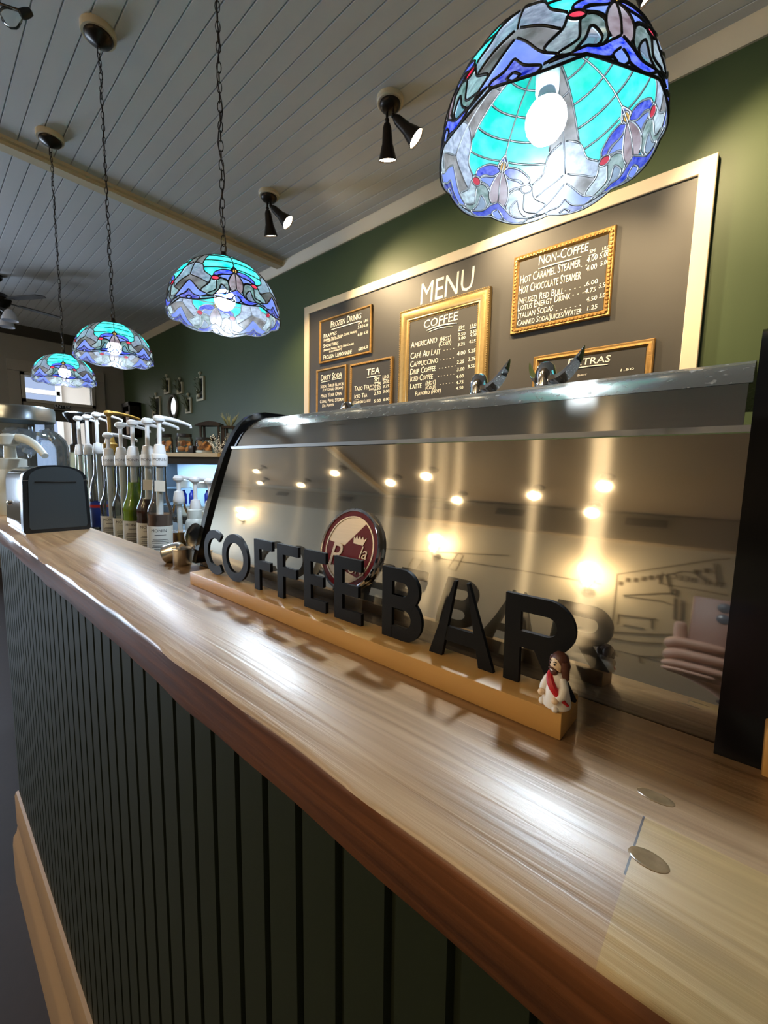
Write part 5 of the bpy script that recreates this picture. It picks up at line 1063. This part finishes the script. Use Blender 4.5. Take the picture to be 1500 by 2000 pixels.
# ------------------------------------------------------------------ ceiling fan and globe light at the left edge of the ceiling
fz = K+2.06*Q; fxx, fyy = -7.16*Q, 0.80*Q
t = thing('ceiling_fan', 'dark ceiling fan with lamp arms at the far left', 'ceiling fan', (fxx, fyy, fz)); t.scale = (Q, Q, Q)
m = MB(); m.tube([(0, 0, 0.08), (0, 0, (cz(fxx)-fz)/Q-0.05)], 0.018, 10); m.lathe([(0.02, (cz(fxx)-fz)/Q-0.10), (0.075, (cz(fxx)-fz)/Q-0.04), (0.08, (cz(fxx)-fz)/Q)], 20); m.build('downrod', M_BRONZE, t)
MB().lathe([(0.0001, -0.10), (0.08, -0.09), (0.13, -0.04), (0.15, 0.02), (0.12, 0.07), (0.04, 0.10), (0.0001, 0.10)], 28, cap=False).build('motor', M_BRONZE, t)
bl = MB(); bl.box(0.12, 0.26, -0.018, 0.018, -0.006, 0.004); bl.prism([(0.22, -0.055), (0.45, -0.075), (0.66, -0.07), (0.70, 0.0), (0.66, 0.07), (0.45, 0.075), (0.22, 0.055)], -0.004, 0.006, 'z')
b0 = None
for k in range(5):
    if b0 is None: b0 = bl.build('blade', mat('fan_blade', (48, 48, 46), 0.45), t, (0, 0, 0), (0.12, 0, 0.55)); continue
    q = b0.copy(); COL.objects.link(q); q.parent = t; q.rotation_euler = (0.12, 0, 0.55+2*PI*k/5)
for k in range(3):
    a = 0.5+2*PI*k/3; d = Vector((math.cos(a), math.sin(a), 0))
    am = MB().tube([d*0.03+Vector((0, 0, -0.10)), d*0.12+Vector((0, 0, -0.15)), d*0.2+Vector((0, 0, -0.14))], 0.012, 8).build('lamp_arm', M_BRONZE, t)
    MB().lathe([(0.025, 0), (0.05, -0.03), (0.075, -0.09), (0.082, -0.13)], 20, M=T(*(d*0.2+Vector((0, 0, -0.13)))), cap=False).build('glass_shade', mat('frosted_glass', (214, 216, 226), 0.4), am)
gx_, gy_ = -2.36, 0.30
t = thing('globe_light', 'black rod ceiling light with a small clear glass globe at the top left corner', 'ceiling light', (gx_, gy_, cz(gx_)))
dz = K+1.78-cz(gx_)
MB().lathe([(0.0001, -0.03), (0.03, -0.027), (0.045, -0.012), (0.048, 0.0)], 24).build('canopy', M_BRONZE, t)
MB().tube([(0, 0, -0.02), (0, 0, dz+0.05), (0.01, 0.01, dz+0.025), (0.04, 0.05, dz+0.012), (0.088, 0.109, dz)], 0.006, 8).build('arm', M_BRONZE, t)
Mg = T(0.088, 0.109, dz) @ look((-0.027, -0.051, -0.04))
MB().lathe([(0.0001, 0.022), (0.012, 0.018), (0.016, 0.0), (0.016, -0.022), (0.012, -0.026)], 18, M=Mg).build('socket', M_BLACKM, t)
MB().lathe([(0.011, -0.024), (0.018, -0.034), (0.029, -0.055), (0.031, -0.068), (0.026, -0.086), (0.012, -0.097), (0.0001, -0.099)], 24, M=Mg, cap=False).build('glass_globe', M_GLASS, t)
third = sconce(-7.30*Q, K+1.18*Q, 'farthest wall sconce opposite the bar, mirrored at the left of the steel')

# ------------------------------------------------------------------ pencil drawing on the customer wall, and the person taking the picture (both mirrored)
MURAL = [[(-0.721, 1.105), (-0.425, 1.258), (-0.156, 1.4), (-0.077, 1.43)], [(-0.721, 1.105), (-0.693, 0.735), (-0.678, 0.455)], [(-0.653, 0.895), (-0.505, 0.95), (-0.371, 1.001)], [(-0.644, 0.885), (-0.416, 0.905), (-0.36, 0.888)], [(-0.657, 0.698), (-0.634, 0.693), (-0.458, 0.718), (-0.432, 0.727)], [(-0.657, 0.698), (-0.651, 0.593)], [(-0.616, 0.605), (-0.488, 0.611)], [(-0.458, 0.718), (-0.449, 0.63)], [(-0.678, 0.513), (-0.463, 0.569), (-0.273, 0.634)], [(-0.669, 0.447), (-0.521, 0.469), (-0.377, 0.514)], [(-0.674, 0.308), (-0.491, 0.323), (-0.333, 0.321)], [(-0.491, 0.323), (-0.477, 0.132)], [(-0.491, 0.323), (-0.366, 0.401)], [(-0.633, 0.28), (-0.616, 0.133)], [(-0.347, 0.961), (-0.335, 0.76), (-0.293, 0.719), (-0.307, 0.95)], [(-0.379, 1.047), (-0.37, 0.99), (-0.342, 0.975), (-0.349, 1.044)], [(-0.448, 1.076), (-0.272, 1.077), (-0.067, 1.067)], [(-0.454, 1.162), (-0.448, 1.076)], [(-0.454, 1.162), (-0.416, 1.172), (-0.391, 1.056)], [(-0.39, 1.191), (-0.326, 1.237), (-0.26, 1.236), (-0.19, 1.17)], [(-0.159, 1.357), (-0.126, 1.141)]]
WINS = [(-0.685, 1.013), (-0.645, 1.062), (-0.594, 1.075), (-0.548, 1.1), (-0.504, 1.124), (-0.459, 1.142), (-0.195, 1.276), (-0.251, 1.25)]
MURAL2 = [[(-3.046, 0.929), (-2.507, 0.995), (-1.593, 1.126)], [(-2.298, 0.937), (-1.553, 0.964), (-0.814, 0.968)], [(-2.526, 0.503), (-2.459, 0.863), (-2.582, 0.876), (-2.611, 0.556)], [(-2.1, 1.056), (-2.141, 0.823), (-2.051, 0.809), (-2.036, 1.032), (-2.1, 1.056)]]
M_PENCIL = mat('pencil_line', (96, 84, 68), 0.8)
t = thing('wall_drawing', 'large line drawing of a shop front on the customer wall, mirrored in the steel', 'drawing', (-0.4, YF, K+0.5))
m = MB()
for l in MURAL: m.tube([(x, YF+0.003, K+z) for x, z in l], 0.0042, 5)
for x, z in WINS: m.box(x-0.014, x+0.014, YF+0.001, YF+0.004, K+z-0.022, K+z+0.022)
par(m.build('lines', M_PENCIL), t)
o = text_mesh([('THE BEECH', 0, 0, 0.072, 'LEFT', 0)], 'lettering', M_PENCIL); o.data.transform(T(-0.085, YF+0.003, K+1.128) @ RY(0.06) @ RZ(PI)); par(o, t)
t = thing('wall_drawing', 'thin line sketch of wires and little signs on the customer wall beside the sconces', 'drawing', (-2.0, YF, K+0.8))
m = MB()
for l in MURAL2: m.tube([(x, YF+0.003, K+z) for x, z in l], 0.004, 5)
par(m.build('lines', M_PENCIL), t)
t = thing('phone', 'phone in a dusty pink case held up in a hand, mirrored in the steel', 'phone', (-0.012, -0.026, K-0.10))
par(MB().box(-0.0505, 0.026, -0.031, -0.0225, K-0.098, K+0.050, bev=0.003).build('case', mat('dusty_pink_case', (150, 104, 90), 0.45)), t)
m = MB()
for dx, dz in ((-0.017, 0.036), (-0.017, 0.018), (0.004, 0.036)): m.lathe([(0.0001, 0.0), (0.006, 0.0), (0.0075, -0.001), (0.0075, -0.003)], 20, M=T(dx, -0.0205, K+dz) @ RX(-PI/2))
par(m.build('lens_cluster', mat('blue_grey_lens', (84, 96, 112), 0.2)), t)
def skin(name, chains, m_, parent=None, sub=2):
    """chains: lists of (point, radius); chains share a vertex where points coincide; first point of the first chain is the root"""
    idx = {}; V = []; R = []; Ed = []
    for ch in chains:
        prev = None
        for p, r in ch:
            k = tuple(round(c_, 4) for c_ in p)
            if k not in idx: idx[k] = len(V); V.append(p); R.append(r)
            if prev is not None and prev != idx[k]: Ed.append((prev, idx[k]))
            prev = idx[k]
    me = bpy.data.meshes.new(name); me.from_pydata(V, Ed, []); me.materials.append(m_)
    o = bpy.data.objects.new(name, me); COL.objects.link(o)
    md = o.modifiers.new('Skin', 'SKIN'); md.use_smooth_shade = True
    if not me.skin_vertices:
        bm = bmesh.new(); bm.from_mesh(me); bm.verts.layers.skin.verify(); bm.to_mesh(me); bm.free()
    for i, sv in enumerate(me.skin_vertices[0].data): sv.radius = (R[i], R[i]); sv.use_root = (i == 0)
    sb = o.modifiers.new('Subdivision', 'SUBSURF'); sb.levels = sub; sb.render_levels = sub
    if parent: par(o, parent)
    return o
pr = thing('person', 'person holding the phone up, only the hand and forearm in a dark sleeve', 'person', (0.10, -0.34, K-0.34))
k_ = K
W_ = (-0.012, -0.085, k_-0.118); P1 = (-0.038, -0.058, k_-0.088); 
fing = []
for i, (z, ln, r) in enumerate(((-0.034, 0.050, 0.0078), (-0.0515, 0.056, 0.0082), (-0.069, 0.052, 0.008), (-0.085, 0.042, 0.0072))):
    kn = (-0.062, -0.044, k_+z-0.004)
    fing.append([(P1, 0.017), (kn, 0.0095), (-0.0685, 0, 0) and ((-0.0695, -0.026, k_+z), r*1.05), ((-0.060, -0.0125, k_+z+0.001), r), ((-0.060+ln*0.55, -0.0118, k_+z+0.002), r*0.92), ((-0.060+ln, -0.0125, k_+z+0.002), r*0.78)])
thumb = [(P1, 0.017), ((-0.052, -0.048, k_-0.045), 0.0115), ((-0.0595, -0.034, k_-0.018), 0.0088), ((-0.0605, -0.026, k_+0.004), 0.0072)]
arm = [(W_, 0.021), (P1, 0.017)]
fore = [(W_, 0.021), ((0.03, -0.17, k_-0.20), 0.028), ((0.10, -0.32, k_-0.33), 0.036)]
skin('body', [fore[::-1]]+[arm]+fing+[thumb], mat('skin', (206, 160, 140), 0.5), pr)
par(MB().tube([(0.012, -0.135, k_-0.168), (0.03, -0.17, k_-0.20), (0.105, -0.33, k_-0.34)], [0.034, 0.037, 0.046], 20).build('sleeve', mat('dark_sleeve', (52, 54, 62), 0.8)), pr)
